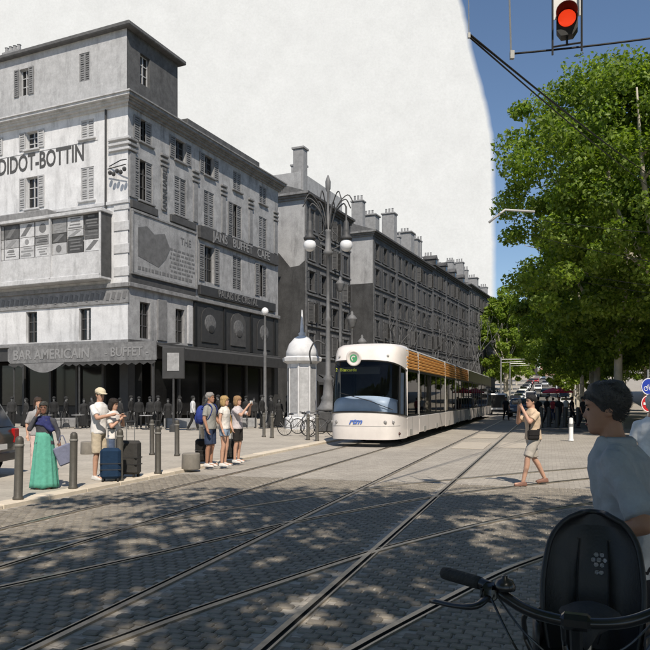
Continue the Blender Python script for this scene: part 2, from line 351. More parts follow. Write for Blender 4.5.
stone_l = mat('pale_stone_trim', .50, .85, .15, 3, .2, 40, stain=.35, grain=.15)
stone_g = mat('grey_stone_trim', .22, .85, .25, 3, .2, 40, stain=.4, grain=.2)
stone_d = mat('dark_stone_trim', .065, .85, .3, 3, .2, 40)
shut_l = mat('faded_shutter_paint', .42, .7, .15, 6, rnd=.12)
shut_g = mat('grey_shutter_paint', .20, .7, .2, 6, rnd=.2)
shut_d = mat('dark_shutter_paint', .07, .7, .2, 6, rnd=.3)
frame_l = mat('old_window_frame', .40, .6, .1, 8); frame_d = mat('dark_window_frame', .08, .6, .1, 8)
old_glass = mat('old_window_glass', .012, .12, .3, 4, spec=.5)
shop_dark = mat('dark_shop_joinery', .014, .5, .3, 3, spec=.3)  # near-black at street level holds the shade under the awnings
shop_mid = mat('grey_shop_joinery', .04, .6, .2, 3)
roof_m = mat('old_roof_tile', .11, .9, .3, 3, .4, 18)
poster_w = mat('poster_paper', .46, .8, .2, 3, rnd=.15, grain=.15); poster_d = mat('dark_poster', .07, .8, .3, 5, rnd=.3); poster_g = mat('grey_poster', .26, .8, .25, 4, rnd=.3)
ink = mat('black_lettering', .075, .8, .15, 10); ink_l = mat('pale_lettering', .24, .8, .15, 10); ink_g = mat('grey_lettering', .15, .8, .15, 10)
soft_canvas = mat('awning_canvas', .05, .85, .25, 4); chim_m = mat('chimney_brick', .27, .9, .2, 3, .3, 20)

def wall_holes(mb, x0, x1, z0, z1, holes, M, depth=.28, mi=0):
    xs = sorted({x0, x1, *[h[0] for h in holes], *[h[1] for h in holes]}); zs = sorted({z0, z1, *[h[2] for h in holes], *[h[3] for h in holes]})
    xs = [x for x in xs if x0 <= x <= x1]; zs = [z for z in zs if z0 <= z <= z1]
    for a, b in zip(xs, xs[1:]):
        for c, d in zip(zs, zs[1:]):
            mx, mz = (a+b)/2, (c+d)/2
            if any(h[0] < mx < h[1] and h[2] < mz < h[3] for h in holes): continue
            mb.add([(a, 0, c), (b, 0, c), (b, 0, d), (a, 0, d)], [(0, 1, 2, 3)], mi, M)
    for a, b, c, d in holes:
        for p, q in (((a, c), (b, c)), ((b, c), (b, d)), ((b, d), (a, d)), ((a, d), (a, c))):
            mb.add([(p[0], 0, p[1]), (q[0], 0, q[1]), (q[0], depth, q[1]), (p[0], depth, p[1])], [(0, 1, 2, 3)], mi, M)
ML = Matrix(); MRt = Matrix.Rotation(R(90), 4, 'Z')
def fpl(f, x, z, y=0.0):     # place on facade: L lies along x (x<0), R runs back along y
    return ((x, y, z), (0, 0, 0)) if f == 'L' else ((-y, x, z), (0, 0, R(90)))
CACHE = {}
def cached(key, fn):
    if key not in CACHE: CACHE[key] = fn()
    return CACHE[key]
def frame_mesh(w, h, m, deep=.28):
    def fn():
        b = MB(); t = .07; y = deep-.06
        for x in (-w/2+t/2, w/2-t/2, 0): b.box((x, y, h/2), (t, .06, h))
        for z in (t/2, h-t/2, h*.36, h*.68): b.box((0, y+.004, z), (w, .045, t*.8 if 0 < z < h else t))
        return b.mesh('window', m)
    return cached(('f', w, h, m.name), fn)
def pane_mesh(w, h, deep=.28):
    def fn(): return MB().box((0, deep-.03, h/2), (w/2-.09, .012, h-.1)).mesh('pane', old_glass)
    return cached(('p', w, h), fn)
def shutter_mesh(w, h, m):
    def fn():
        b = MB(); t = .075
        for x in (-w/2+t/2, w/2-t/2): b.box((x, 0, h/2), (t, .045, h))
        for z in (t/2, h-t/2, h*.33, h*.66): b.box((0, .001, z), (w-.02, .043, t))
        n = int(h/.13)
        for i in range(n): b.box((0, .004, h*(i+.5)/n), (w-2*t+.01, .012, .075), M=Matrix.Translation((0, 0, 0)))
        b.box((0, .018, h/2), (w-.05, .006, h-.05), 1)
        return b.mesh('shutter', [m, shop_mid if m != shut_l else shut_g])
    return cached(('s', w, h, m.name), fn)
def sill_mesh(w, m): return cached(('sill', w, m.name), lambda: MB().box((0, -.06, -.06), (w+.3, .18, .12), b=.02).mesh('sill', m))
def window(par, f, x, z0, w, h, fm, sm=None, mode='open', sill=None, swing=.0, name='window'):
    loc, rot = fpl(f, x, z0); o = inst(name, frame_mesh(w, h, fm), par, loc, rot)
    for s in (-1, 1): inst('pane', pane_mesh(w, h), o, (s*w/4, 0, 0))
    if sill: inst('sill', sill_mesh(w, sill), o)
    if sm:
        me = shutter_mesh(w/2, h, sm)
        for s in (-1, 1):
            if mode == 'open': inst('shutter', me, o, (s*(w/2+w/4+.02), -.045, 0))
            elif mode == 'closed': inst('shutter', me, o, (s*w/4, .05, 0))
            elif mode == 'ajar': inst('shutter', me, o, (s*(w/2+.02), -.2, 0), (0, 0, s*R(70)))
            elif mode == 'half':
                inst('shutter', me, o, (s*(w/2+w/4+.02), -.045, 0)) if s < 0 else inst('shutter', me, o, (s*w/4, .05, 0))
    return o
def band(par, name, f, x0, x1, z0, z1, proud, m, b=.02, y=0.0):
    loc, rot = fpl(f, (x0+x1)/2, (z0+z1)/2, y); me = MB().box((0, -proud/2+.03, 0), (x1-x0, proud+.06, z1-z0), b=b).mesh(name, m); return inst(name, me, par, loc, rot)
def cornice(par, f, x0, x1, z0, steps, m, name='cornice'):
    b = MB(); poly = [(0.2, 0)]; z = 0
    for p, dz in steps: poly += [(-p, z), (-p, z+dz)]; z += dz
    poly += [(.2, z)]
    M = (ML if f == 'L' else MRt) @ Matrix.Translation((0, 0, z0)); n = len(poly)
    vv = [(x0, p[0], p[1]) for p in poly]+[(x1, p[0], p[1]) for p in poly]
    b.add(vv, [tuple(range(n)), tuple(range(2*n-1, n-1, -1))]+[(i, (i+1) % n, (i+1) % n+n, i+n) for i in range(n)], 0, M)
    return b.build(name, m, par)

def cornice_L(par, x0, y1, z0, steps, ms, name='cornice'):      # runs round the corner with a mitre
    poly = [(-.2, 0)]; z = 0
    for p, dz in steps: poly += [(p, z), (p, z+dz)]; z += dz
    poly += [(-.2, z)]; b = MB()
    A = [(x0, -p, z0+q) for p, q in poly]; B = [(p, -p, z0+q) for p, q in poly]; C = [(p, y1, z0+q) for p, q in poly]
    b.rings([A, B], 0); b.rings([B, C], 1); return b.build(name, ms, par)
# ---- corner house
def prints(pp, cx, cz, w_, h, tn, rr):                 # printed lines and shapes on a poster
    b = MB(); z = h/2-.1; kind = rr.random()
    if kind < .3: b.prism([(cx-w_*.45, cz-h*.4), (cx-w_*.1, cz-h*.4), (cx+w_*.4, cz+h*.35), (cx+w_*.1, cz+h*.42)], -.722, -.716)
    elif kind < .5: b.lathe([(0, -.003), (h*.33, -.003), (h*.33, .003), (0, .003)], (0, 0, 0), 14, M=Matrix.Translation((cx, -.719, cz)) @ Matrix.Rotation(R(90), 4, 'X'))
    else:
        while z > -h/2+.1:
            q = rr.uniform(.04, .11); ww = w_*rr.uniform(.4, .9); b.box((cx+rr.uniform(-.08, .08), -.719, cz+z), (ww, .008, q)); z -= q+rr.uniform(.05, .12)
    b.build('print', {'w': rr.choice([ink_g, ink_l]), 'g': rr.choice([ink, ink_l]), 'd': ink_g}[tn], pp)
def corner_house():
    H = thing('corner_house', 'tall corner house with painted adverts, shuttered windows and set-back dark attic', 'building', C0, -PH)
    rt = [1.6, 5.0, 8.25, 11.9, 15.7]; lc = [-3.0, -7.4, -10.9, -14.2]
    hl = []; hr = []
    for x in lc: hl += [(x-.5, x+.5, 16.9, 18.0), (x-.5, x+.5, 13.25, 15.2)]
    for x in (-3.2, -7.45, -12.0): hl.append((x-.46, x+.46, 5.0, 6.9))
    for i, t in enumerate(rt):
        hr += [(t-.55, t+.55, 16.65, 18.0), (t-.62, t+.62, 13.2, 15.6)]
        if i > 1: hr += [(t-.6, t+.6, 9.45, 11.9)]
    hr += [(1.05, 2.0, 5.1, 7.25), (4.5, 5.45, 5.1, 7.25)]
    hl.append((-13.5, -.6, .02, 3.9)); hr.append((.6, 17.6, .02, 4.0))
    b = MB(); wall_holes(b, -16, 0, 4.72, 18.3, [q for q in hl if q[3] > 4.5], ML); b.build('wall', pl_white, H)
    b = MB(); wall_holes(b, -16, 0, -.1, 4.72, [q for q in hl if q[3] < 4.5], ML); wall_holes(b, 0, 18.2, -.1, 4.72, [q for q in hr if q[3] < 4.5], MRt); b.build('shop_front', shop_mid, H)  # ground floor coloured dark, standing in for awning shade
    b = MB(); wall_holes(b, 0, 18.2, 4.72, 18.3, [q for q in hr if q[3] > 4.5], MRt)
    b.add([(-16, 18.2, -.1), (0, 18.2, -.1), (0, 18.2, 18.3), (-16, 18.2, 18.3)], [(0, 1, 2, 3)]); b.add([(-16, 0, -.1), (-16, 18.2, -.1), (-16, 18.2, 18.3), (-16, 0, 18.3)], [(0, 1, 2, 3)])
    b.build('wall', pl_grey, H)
    # roof slab, attic storey
    rf = MB().box((-8, 9.1, 18.92), (16.1, 18.3, .12)).build('roof', roof_m, H)
    b = MB(); ah = [(-4.1, -3.3, 20.6, 22.3), (-9.0, -8.2, 20.6, 22.3)]
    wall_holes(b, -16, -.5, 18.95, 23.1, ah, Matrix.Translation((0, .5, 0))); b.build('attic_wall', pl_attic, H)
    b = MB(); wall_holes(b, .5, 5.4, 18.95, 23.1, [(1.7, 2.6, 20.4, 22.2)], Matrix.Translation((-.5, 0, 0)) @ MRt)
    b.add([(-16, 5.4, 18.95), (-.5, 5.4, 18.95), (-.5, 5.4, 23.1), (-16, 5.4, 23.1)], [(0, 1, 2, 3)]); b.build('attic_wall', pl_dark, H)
    for x in (-3.7, -8.6):
        window(H, 'L', x, 20.6, .8, 1.7, frame_l, shut_g, 'open' if x < -5 else 'closed').location.y += .5
    o = window(H, 'R', 2.15, 20.4, .9, 1.8, frame_l, None); o.location.x -= .5
    ar = MB().box((-8.15, 2.95, 23.22), (16.2, 5.6, .26), b=.05).build('attic_roof', roof_m, H)
    b = MB()
    b.box((-10.0, .9, 23.55), (1.5, .5, .5), b=.03)
    for i in range(4): b.lathe([(.12, 0), (.1, .35), (.14, .4)], (-10.55+.36*i, .9, 23.75), 8)
    b.build('chimney', chim_m, ar)
    b = MB().box((-3, 10.5, 19.35), (6, 9.4, .75), b=.04); b.build('parapet', pl_dark, rf)
    b = MB().box((-4, 15.5, 19.9), (1.2, .6, 1.8), b=.03); b.lathe([(.12, 0), (.1, .5), (.13, .55)], (-4.2, 15.5, 20.8), 8); b.lathe([(.12, 0), (.1, .5), (.13, .55)], (-3.8, 15.5, 20.8), 8); b.build('chimney', chim_m, rf)
    st_ = [(.12, .14), (.3, .12), (.42, .1), (.62, .16), (.7, .08)]
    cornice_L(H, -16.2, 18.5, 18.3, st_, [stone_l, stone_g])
    # windows
    for i, x in enumerate(lc):
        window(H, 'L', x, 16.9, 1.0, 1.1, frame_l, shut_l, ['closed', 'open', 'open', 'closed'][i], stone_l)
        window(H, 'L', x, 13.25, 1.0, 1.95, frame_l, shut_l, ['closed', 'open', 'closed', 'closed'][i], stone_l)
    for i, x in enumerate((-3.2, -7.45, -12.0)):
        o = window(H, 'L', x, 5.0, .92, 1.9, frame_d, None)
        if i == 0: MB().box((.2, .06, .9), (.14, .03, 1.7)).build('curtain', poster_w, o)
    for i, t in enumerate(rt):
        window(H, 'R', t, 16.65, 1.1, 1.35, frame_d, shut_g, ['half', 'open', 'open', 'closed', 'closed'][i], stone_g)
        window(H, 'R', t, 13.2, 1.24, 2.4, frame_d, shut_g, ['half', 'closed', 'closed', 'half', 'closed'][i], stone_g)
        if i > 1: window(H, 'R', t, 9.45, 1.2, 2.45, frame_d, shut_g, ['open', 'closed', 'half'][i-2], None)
    for t in (1.52, 4.97): window(H, 'R', t, 5.1, .95, 2.15, frame_d, None)
    # pilasters with banded heads, string courses
    for t in (.35, 3.3, 6.65, 10.05, 13.8, 17.75):
        w_ = .5; band(H, 'pilaster', 'R', t-w_/2, t+w_/2, 13.15, 15.75, .07, stone_g)
        for k in range(3): band(H, 'pilaster_band', 'R', t-w_/2-.1, t+w_/2+.1, 15.8+k*.3, 15.95+k*.3, .13+.02*k, stone_g)
    for k in range(3): band(H, 'corner_band', 'L', -1.35, .16+.01*k, 15.8+k*.3, 15.95+k*.3, .14+.02*k, stone_l)
    for k, z in enumerate((8.6, 9.9, 11.2, 12.4)): band(H, 'quoin', 'L', -1.0, .06, z, z+.55, .05, stone_l)
    band(H, 'string_course', 'L', -16, .1, 12.75, 12.95, .12, stone_l); band(H, 'string_course', 'L', -16, .14, 7.95, 8.2, .2, stone_g)
    band(H, 'string_course', 'R', -.1, 18.2, 7.98, 8.22, .22, stone_g)
    band(H, 'string_course', 'L', -16, .12, 4.72, 4.95, .18, stone_g); band(H, 'string_course', 'R', -.1, 18.25, 4.73, 4.96, .2, stone_d)
    # lettering and painted signs
    text_mesh('DIDOT-BOTTIN', 1.42, ink, H, (-6.75, -.014, 15.95+.12), (R(90), 0, 0), .008, .70, .026)
    band(H, 'painted_line', 'L', -12, -2.2, 16.66, 16.69, .012, ink_g, b=.002)
    band(H, 'vertical_sign', 'R', 3.07, 3.53, 13.1, 15.75, .09, stone_g)
    text_mesh('ANNUAIRE', .60, ink, H, (.105, 3.3, 14.45), (R(90), R(-90), R(90)), .006, .86, .012)
    # painted advert on the R face
    bb = band(H, 'billboard', 'R', .3, 6.55, 8.85, 12.35, .12, poster_g, .03); bb.data.materials[0] = mat('old_billboard', .30, .85, .22, 2, stain=.45, grain=.25)
    fr = MB()
    for a, c in (((3.42, 12.4), (6.5, .14)), ((3.42, 8.8), (6.5, .14)), ((.25, 10.6), (.14, 3.6)), ((6.62, 10.6), (.14, 3.6))): fr.box((a[0]-3.425, -.12, a[1]-10.6), (c[0], .12, c[1]), b=.015)
    fr.build('billboard_frame', stone_g, bb)
    pic = MB(); pic.prism([(-2.7, .9), (-1.9, 1.15), (-1.2, .8), (-.2, 1.05), (.35, .2), (-.1, -.5), (-.8, -1.1), (-2.7, -.75)], -.135, -.119); pic.build('painted_figure', poster_d if False else mat('faded_paint', .13, .85, .25, 3), bb)
    ln = MB(); rr = random.Random(5)
    for k in range(6):
        x = .3+.12*(k % 2); z = .25-.27*k
        while x < 2.8:
            q = rr.uniform(.12, .4); ln.box((x+q/2, -.122, z), (q, .02, .12)); x += q+.1
    x = -2.7
    while x < 2.7:
        q = rr.uniform(.15, .45); ln.box((x+q/2, -.122, -1.42), (q, .02, .2)); x += q+.1
    ln.build('faded_writing_lines', ink_g, bb)
    text_mesh('THE', .62, ink_g, bb, (2.0, -.128, .95), (R(90), 0, 0), .008, 1.0, .01)
    band(H, 'dark_panel', 'R', .1, 6.6, 8.22, 8.75, .08, stone_d); band(H, 'dark_panel', 'R', .2, 2.6, 12.55, 13.0, .14, stone_d); band(H, 'dark_panel', 'R', 3.9, 6.6, 12.6, 13.05, .14, stone_d)
    s1 = band(H, 'sign_board', 'R', 6.9, 17.9, 12.2, 13.05, .22, stone_d, .03)
    text_mesh('JANS   BUFFET   CAFE', .86, ink_l, s1, (0, -.24, 0), (R(90), 0, 0), .008, .98, .01)
    s2 = band(H, 'sign_board', 'R', 6.9, 17.4, 8.45, 9.1, .24, shop_mid, .03)
    text_mesh('PALAIS DE CRISTAL', .70, ink_g, s2, (-.4, -.26, 0), (R(90), 0, 0), .008, .9, .008)
    # dark gallery storey on the R face with arched panels
    band(H, 'gallery_panel', 'R', 6.4, 18.15, 5.0, 7.95, .06, shop_mid, .01)
    for t in (8.25, 11.9, 15.7):
        ap = MB(); pts = [(-1.0, 0)]+[(-1.0*math.cos(a), 1.65+.75*math.sin(a)) for a in [math.pi*i/10 for i in range(11)]]+[(1.0, 0)]
        ap.prism(pts, -.12, -.03, 0); ap.ell((0, -.12, 1.3), (.7, .05, .6), 14, 1); ap.ell((.1, -.14, .95), (.4, .05, .3), 12, 0)
        inst('arched_panel', ap.mesh('arched_panel', [shop_mid if t != 11.9 else stone_d, mat('worn_panel_paint', .13, .7, .4, 5)]), H, *fpl('R', t, 5.35))
    for t in (6.55, 10.1, 13.8, 17.5): band(H, 'gallery_post', 'R', t-.15, t+.15, 5.0, 7.9, .14, shop_dark)
    for t, w_ in ((3.1, .9), (6.0, .5)): band(H, 'pale_panel', 'R', t-w_/2, t+w_/2, 5.1, 7.6, .08, stone_l if w_ < .6 else poster_g)
    # glazed poster gallery on the L face
    G = MB(); G.box((-7.1, -.45, 8.55), (11.8, .9, .3), b=.03); G.box((-7.1, -.46, 12.3), (12.0, 1.0, .2), b=.03); G.box((-7.1, -.4, 9.35), (11.78, .84, 1.3))
    for x in (-1.26, -5.05, -9.2, -12.94): G.box((x, -.84, 10.4), (.12, .12, 3.6))
    G.box((-1.24, -.42, 10.4), (.06, .8, 3.6)); G.box((-7.1, -.3, 11.1), (11.7, .5, 2.2))
    go = G.build('poster_gallery', stone_l, H)
    MB().box((-9.2, -.55, 12.55), (8, .8, .45), b=.05).build('gallery_roof', stone_g, go)
    MB().box((-1.2, -.43, 10.4), (.02, .84, 3.7)).build('gallery_end', stone_d, go)
    rr = random.Random(2); x = -1.35
    tones = [['d', 'd', 'w'], ['w', 'w', 'd'], ['g', 'd', 'w'], ['w', 'g', 'w'], ['w', 'w', 'w'], ['d', 'g', 'w'], ['g', 'w', 'w'], ['w', 'd', 'g'], ['g', 'w', 'w']]
    pm_ = {'w': poster_w, 'g': poster_g, 'd': poster_d}
    for k in range(9):
        wv = 1.25; zs = [(12.15, 11.3), (11.27, 10.75), (10.72, 10.05)] if k != 1 else [(12.15, 11.4), (11.37, 11.0), (10.9, 10.05)]
        for (za, zb), tn in zip(zs, tones[k]): MB().box((x-wv/2, -.70, (za+zb)/2), (wv-.06, .03, za-zb), b=.004).build('poster', pm_[tn], go); pp = go.children[-1]; prints(pp, x-wv/2, (za+zb)/2, wv-.1, za-zb, tn, rr)
        x -= wv+.02
    fz = band(H, 'frieze', 'L', -16, .05, 7.05, 7.9, .09, stone_g, .01)
    for i in range(40):
        fb = cached('frieze', lambda: MB().box((0, 0, 0), (.24, .05, .44), b=.015).mesh('frieze_block', ink_g)); inst('frieze_block', fb, fz, (-7.8+i*.4, -.09, -.02+.06*(i % 2)), (0, R(14), 0))
    # street-level: dark recess, posts, canopy with the bar's sign
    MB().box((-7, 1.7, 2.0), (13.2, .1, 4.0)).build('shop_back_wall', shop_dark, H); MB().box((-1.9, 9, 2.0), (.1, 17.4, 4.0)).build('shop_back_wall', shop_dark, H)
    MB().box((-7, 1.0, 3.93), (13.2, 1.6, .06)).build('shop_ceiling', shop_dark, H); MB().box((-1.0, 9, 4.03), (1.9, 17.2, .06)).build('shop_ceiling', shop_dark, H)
    for x in (-1.9, -3.9, -6.0, -8.2, -10.6, -12.6):
        o = MB().box((x, .12, 1.95), (.16, .14, 3.9)).build('shop_post', shop_mid, H)
    for y in (2.4, 5.0, 7.8, 10.6, 13.4, 16.0): MB().box((-.12, y, 2.0), (.14, .2, 4.0)).build('shop_post', shop_mid, H)
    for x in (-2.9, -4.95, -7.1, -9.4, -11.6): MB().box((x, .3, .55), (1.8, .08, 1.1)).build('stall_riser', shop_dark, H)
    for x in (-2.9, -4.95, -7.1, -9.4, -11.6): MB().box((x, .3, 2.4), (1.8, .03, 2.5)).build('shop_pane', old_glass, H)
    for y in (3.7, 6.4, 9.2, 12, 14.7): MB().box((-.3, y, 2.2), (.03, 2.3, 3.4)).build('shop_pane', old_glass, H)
    b = MB()                                                   # canopy: fascia with rounded left end, roof sloping back to the wall
    pts = [(-9.3+.35*(1-math.cos(a)), 4.15-.38*math.sin(a)+.0) for a in [math.pi/2*i/5 for i in range(6)]]
    b.prism([(-7.35, 4.45), (-7.35, 3.78), (-7.15, 3.62), (3.4, 3.62), (3.4, 4.62), (-7.15, 4.62)], -1.86, -1.78)
    can = b.build('canopy', mat('sign_fascia', .17, .7, .3, 4, stain=.4, grain=.2), H)
    b = MB(); b.add([(-7.3, -1.8, 4.5), (3.35, -1.8, 4.5), (3.35, .3, 4.68), (-7.3, .0, 4.68), (-7.3, -1.8, 4.42), (3.35, -1.8, 4.42), (3.35, .3, 4.6), (-7.3, 0, 4.6)], [(0, 1, 2, 3), (7, 6, 5, 4), (0, 4, 5, 1), (1, 5, 6, 2), (3, 2, 6, 7), (0, 3, 7, 4)]); b.build('canopy_roof', stone_d, can)
    text_mesh('BAR AMERICAIN', .78, ink_l, can, (-4.0, -1.875, 4.08), (R(90), 0, 0), .008, 1.02, .016)
    text_mesh('- BUFFET -', .70, ink_l, can, (1.45, -1.875, 4.08), (R(90), 0, 0), .008, .95, .008)
    MB().prism([(-7.3, 3.6), (3.35, 3.6), (3.35, 3.5)]+[(3.35-.52*i-.26*(j), 3.5-(.12 if j else 0)) for i in range(20) for j in (0, 1)]+[(-7.3, 3.5)], -1.84, -1.81).build('canopy_valance', soft_canvas, can)
    for x in (-7.0, -2, 3.1): MB().tube([(x, -1.7, 0), (x, -1.7, 4.4)], .05, 8).build('canopy_post', dark_iron, can)
    MB().add([(-1.3, -1.7, 3.55), (-2.7, -1.0, 3.1), (-5.6, -1.75, 3.5), (-4.2, -1.75, 3.2)], [(0, 1, 3), (1, 2, 3)])
    b = MB(); b.rings([[(-6.1+x, -1.9, 3.62-.55*math.sin(math.pi*x/3.2)*k/3-.02) for x in [3.2*i/10 for i in range(11)]] for k in range(4)], cap=False, closed=False); b.build('awning_swag', poster_g, can)
    b = MB(); b.prism([(2.2, 3.95), (17.9, 3.95), (17.9, 4.65), (2.2, 4.65)], -.95, -.88, 0, MRt); c2 = b.build('canopy', shop_mid, H)
    b = MB(); b.add([(2.2, -.9, 4.6), (17.9, -.9, 4.6), (17.9, .0, 4.9), (2.2, .0, 4.9)], [(0, 1, 2, 3)], 0, MRt); b.build('canopy_roof', soft_canvas, c2)
    # drainpipe, lamp bracket
    MB().tube([(-1.55, -.09, 18.3), (-1.55, -.09, 18.0), (-1.55, -.1, 8.4)], .06, 8).build('drainpipe', dark_iron, H)
    b = MB(); b.tube([(-1.3, -.05, 15.0), (-.1, -.5, 15.05), (.4, -.6, 15.0)], .03, 6)
    for k in range(5): b.ell((-1.0+k*.3, -.35-.05*k, 14.5-.12*(k % 2)), (.12, .12, .14), 8)
    b.tube([(-1.2, -.3, 14.75), (.3, -.55, 14.75)], .03, 6); b.build('bracket', dark_iron, H)
    return H
corner_house()

# ---- houses farther along
def row_house(label, t0, ln, h, wm, tm, face_m, cols, rows, dep=13, chims=3, wtrim=True, seed=1, dormer=True, rowz=None):
    rr = random.Random(seed); tr2 = [mat('worn_row_trim', .13, .85, .4, 2, .2, 40, stain=.5, grain=.25), mat('worn_row_trim_dark', .10, .85, .4, 2, .2, 40, stain=.5, grain=.25)][seed % 2]; H = thing('row_house', label, 'building', along(t0), -PH, 'dark-toned houses along the boulevard')
    zs = rowz or [(1.0+4.6+i*((h-5.2)/rows), (h-5.2)/rows*.62) for i in range(rows)]
    holes = []; cx = [ln*(i+.5)/cols for i in range(cols)]
    for x in cx:
        for z, hh in zs: holes.append((x-.55, x+.55, z, z+hh))
        holes.append((x-ln/cols*.36, x+ln/cols*.36, .02, 3.7))
    b = MB(); wall_holes(b, 0, ln, -.2, h, holes, MRt, .3); b.build('wall', wm, H)
    b = MB(); lh = []
    wall_holes(b, -dep, 0, -.2, h, lh, ML); b.add([(-dep, ln, -.2), (0, ln, -.2), (0, ln, h), (-dep, ln, h)], [(0, 1, 2, 3)]); b.add([(-dep, 0, -.2), (-dep, ln, -.2), (-dep, ln, h), (-dep, 0, h)], [(0, 1, 2, 3)])
    b.build('gable_wall', face_m, H)
    for x in cx:
        for k, (z, hh) in enumerate(zs):
            window(H, 'R', x, z, 1.1, round(hh, 3), frame_d, shut_d, rr.choice(['closed', 'closed', 'half', None]) if False else rr.choice(['open', 'closed', 'ajar', 'half']), tr2 if wtrim else None)
        inst('shop_window', cached(('shop', ln/cols), lambda: MB().box((0, .28, 1.85), (ln/cols*.72, .03, 3.6)).mesh('shop_window', old_glass)), H, *fpl('R', x, .0))
        inst('shop_awning', cached(('awn', ln/cols), lambda: MB().add([(-ln/cols*.4, -.02, 3.75), (ln/cols*.4, -.02, 3.75), (ln/cols*.4, -1.25, 3.0), (-ln/cols*.4, -1.25, 3.0), (ln/cols*.4, -1.25, 2.75), (-ln/cols*.4, -1.25, 2.75)], [(0, 1, 2, 3), (3, 2, 4, 5)]).mesh('shop_awning', soft_canvas)), H, *fpl('R', x, 0.0))
    cornice_L(H, -dep, ln+.03, h, [(.15, .2), (.35, .15), (.55, .2)], [stone_g if face_m is not wm else tm, tm])
    for z, hh in zs: band(H, 'string_course', 'R', 0, ln, z-.42, z-.24, .12, tr2)
    for i in range(cols+1):
        if i % 3 == 0: band(H, 'pilaster', 'R', max(0, ln*i/cols-.3), min(ln, ln*i/cols+.3), 4.9, h-.05, .10, tr2)
    for x in cx:
        for z, hh in zs: inst('window_surround', cached(('sur', round(hh, 3), tr2.name), lambda: MB().box((0, -.03, hh+.16), (1.5, .12, .22), b=.02).box((-.64, -.02, hh/2), (.14, .08, hh)).box((.64, -.02, hh/2), (.14, .08, hh)).mesh('window_surround', tr2)), H, *fpl('R', x, z))
    b = MB(); b.add([(.4, -.3, h+.55), (.4, ln, h+.55), (-4, ln, h+2.1), (-4, -.3, h+2.1), (-dep, -.3, h+.55), (-dep, ln, h+.55)], [(0, 1, 2, 3), (3, 2, 5, 4), (0, 3, 4), (1, 5, 2)]); rf = b.build('roof', roof_m, H)
    for k in range(chims):
        y = ln*(k+.3)/chims+rr.uniform(-.5, .5); hh = rr.uniform(1.6, 3.8); xx = -1.0-rr.uniform(0, 1.6); b = MB(); wd = rr.uniform(1.4, 3.4)
        b.box((xx, y, h+.6+hh/2), (wd*.7, wd*.5, hh+.4), b=.04); b.box((xx, y, h+.8+hh+.05), (wd*.8, wd*.6, .18), b=.03)
        for q in range(3): b.lathe([(.14, 0), (.11, .5), (.15, .56)], (xx-.4+.4*q, y, h+.98+hh), 7)
        b.build('chimney', chim_m, rf)
    if dormer and seed == 9:
        for k in range(cols//2):
            b = MB(); y = ln*(k+.5)/(cols//2); b.box((-.9, y, h+1.15), (1.4, 1.3, 1.3)); b.add([(-.1, y-.8, h+1.75), (-.1, y+.8, h+1.75), (-.1, y, h+2.4), (-2, y-.8, h+1.75), (-2, y+.8, h+1.75), (-2, y, h+2.4)], [(0, 1, 2), (0, 2, 5, 3), (1, 4, 5, 2), (3, 5, 4)]); b.build('dormer', shadow2, rf)
            MB().box((-.18, y, h+1.2), (.03, .7, .9)).build('dormer_pane', old_glass, rf)
    return H
pl_gable = mat('gable_limewash', .36, .9, .2, .8, .3, 25, stain=.5, grain=.2)
h2 = row_house('dark narrow house with a pale blank gable behind the corner house', 23.2, 10.5, 19.0, shadow, stone_d, pl_gable, 4, 5, chims=1, seed=4, dormer=False)
b = MB(); wall_holes(b, -13, -.6, 18.95+.5, 21.6, [], Matrix.Translation((0, .4, 0))); b.add([(-.6, .4, 19.4), (-.6, 9.8, 19.4), (-.6, 9.8, 21.6), (-.6, .4, 21.6)], [(0, 1, 2, 3)]); b.add([(-13, .4, 21.6), (-.6, .4, 21.6), (-.6, 9.8, 21.6), (-13, 9.8, 21.6)], [(0, 1, 2, 3)])
b.build('attic_wall', pl_gable, h2)
b = MB().box((-.9, .9, 21.5), (1.0, .9, 4.4), b=.04); b.box((-.9, .9, 23.75), (1.2, 1.1, .16)); b.build('chimney', chim_m, h2)
b = MB(); b.prism([(-9, 0), (.03, 0), (.03, 13.6), (-.5, 13.2), (-1.4, 13.1), (-2.5, 14.4), (-4.5, 15.8), (-9, 15.8)], -.12, -.02); b.build('gable_shade_slab', gable_shade, h2)  # added dark slab, cut like the slanting shadow low on the gable
h3 = row_house('long shade-painted house with pale gable strip, first after the side street', 40.3, 24, 19.4, shadow2, stone_d, pl_gable, 9, 5, chims=6, seed=7)
b = MB(); b.prism([(-9, 0), (.03, 0), (.03, 14.2), (-9, 14.2)], -.12, -.02); b.build('gable_shade_slab', gable_shade, h3)  # added dark slab standing in for shadow on the lower gable
row_house('long shade-painted house in the middle of the receding terrace', 64.35, 23, 19.9, shadow, stone_d, shadow, 9, 5, chims=5, seed=9)
row_house('far shade-painted house at the end of the receding terrace', 87.4, 24, 20.6, shadow2, stone_d, shadow, 9, 5, chims=5, seed=12)
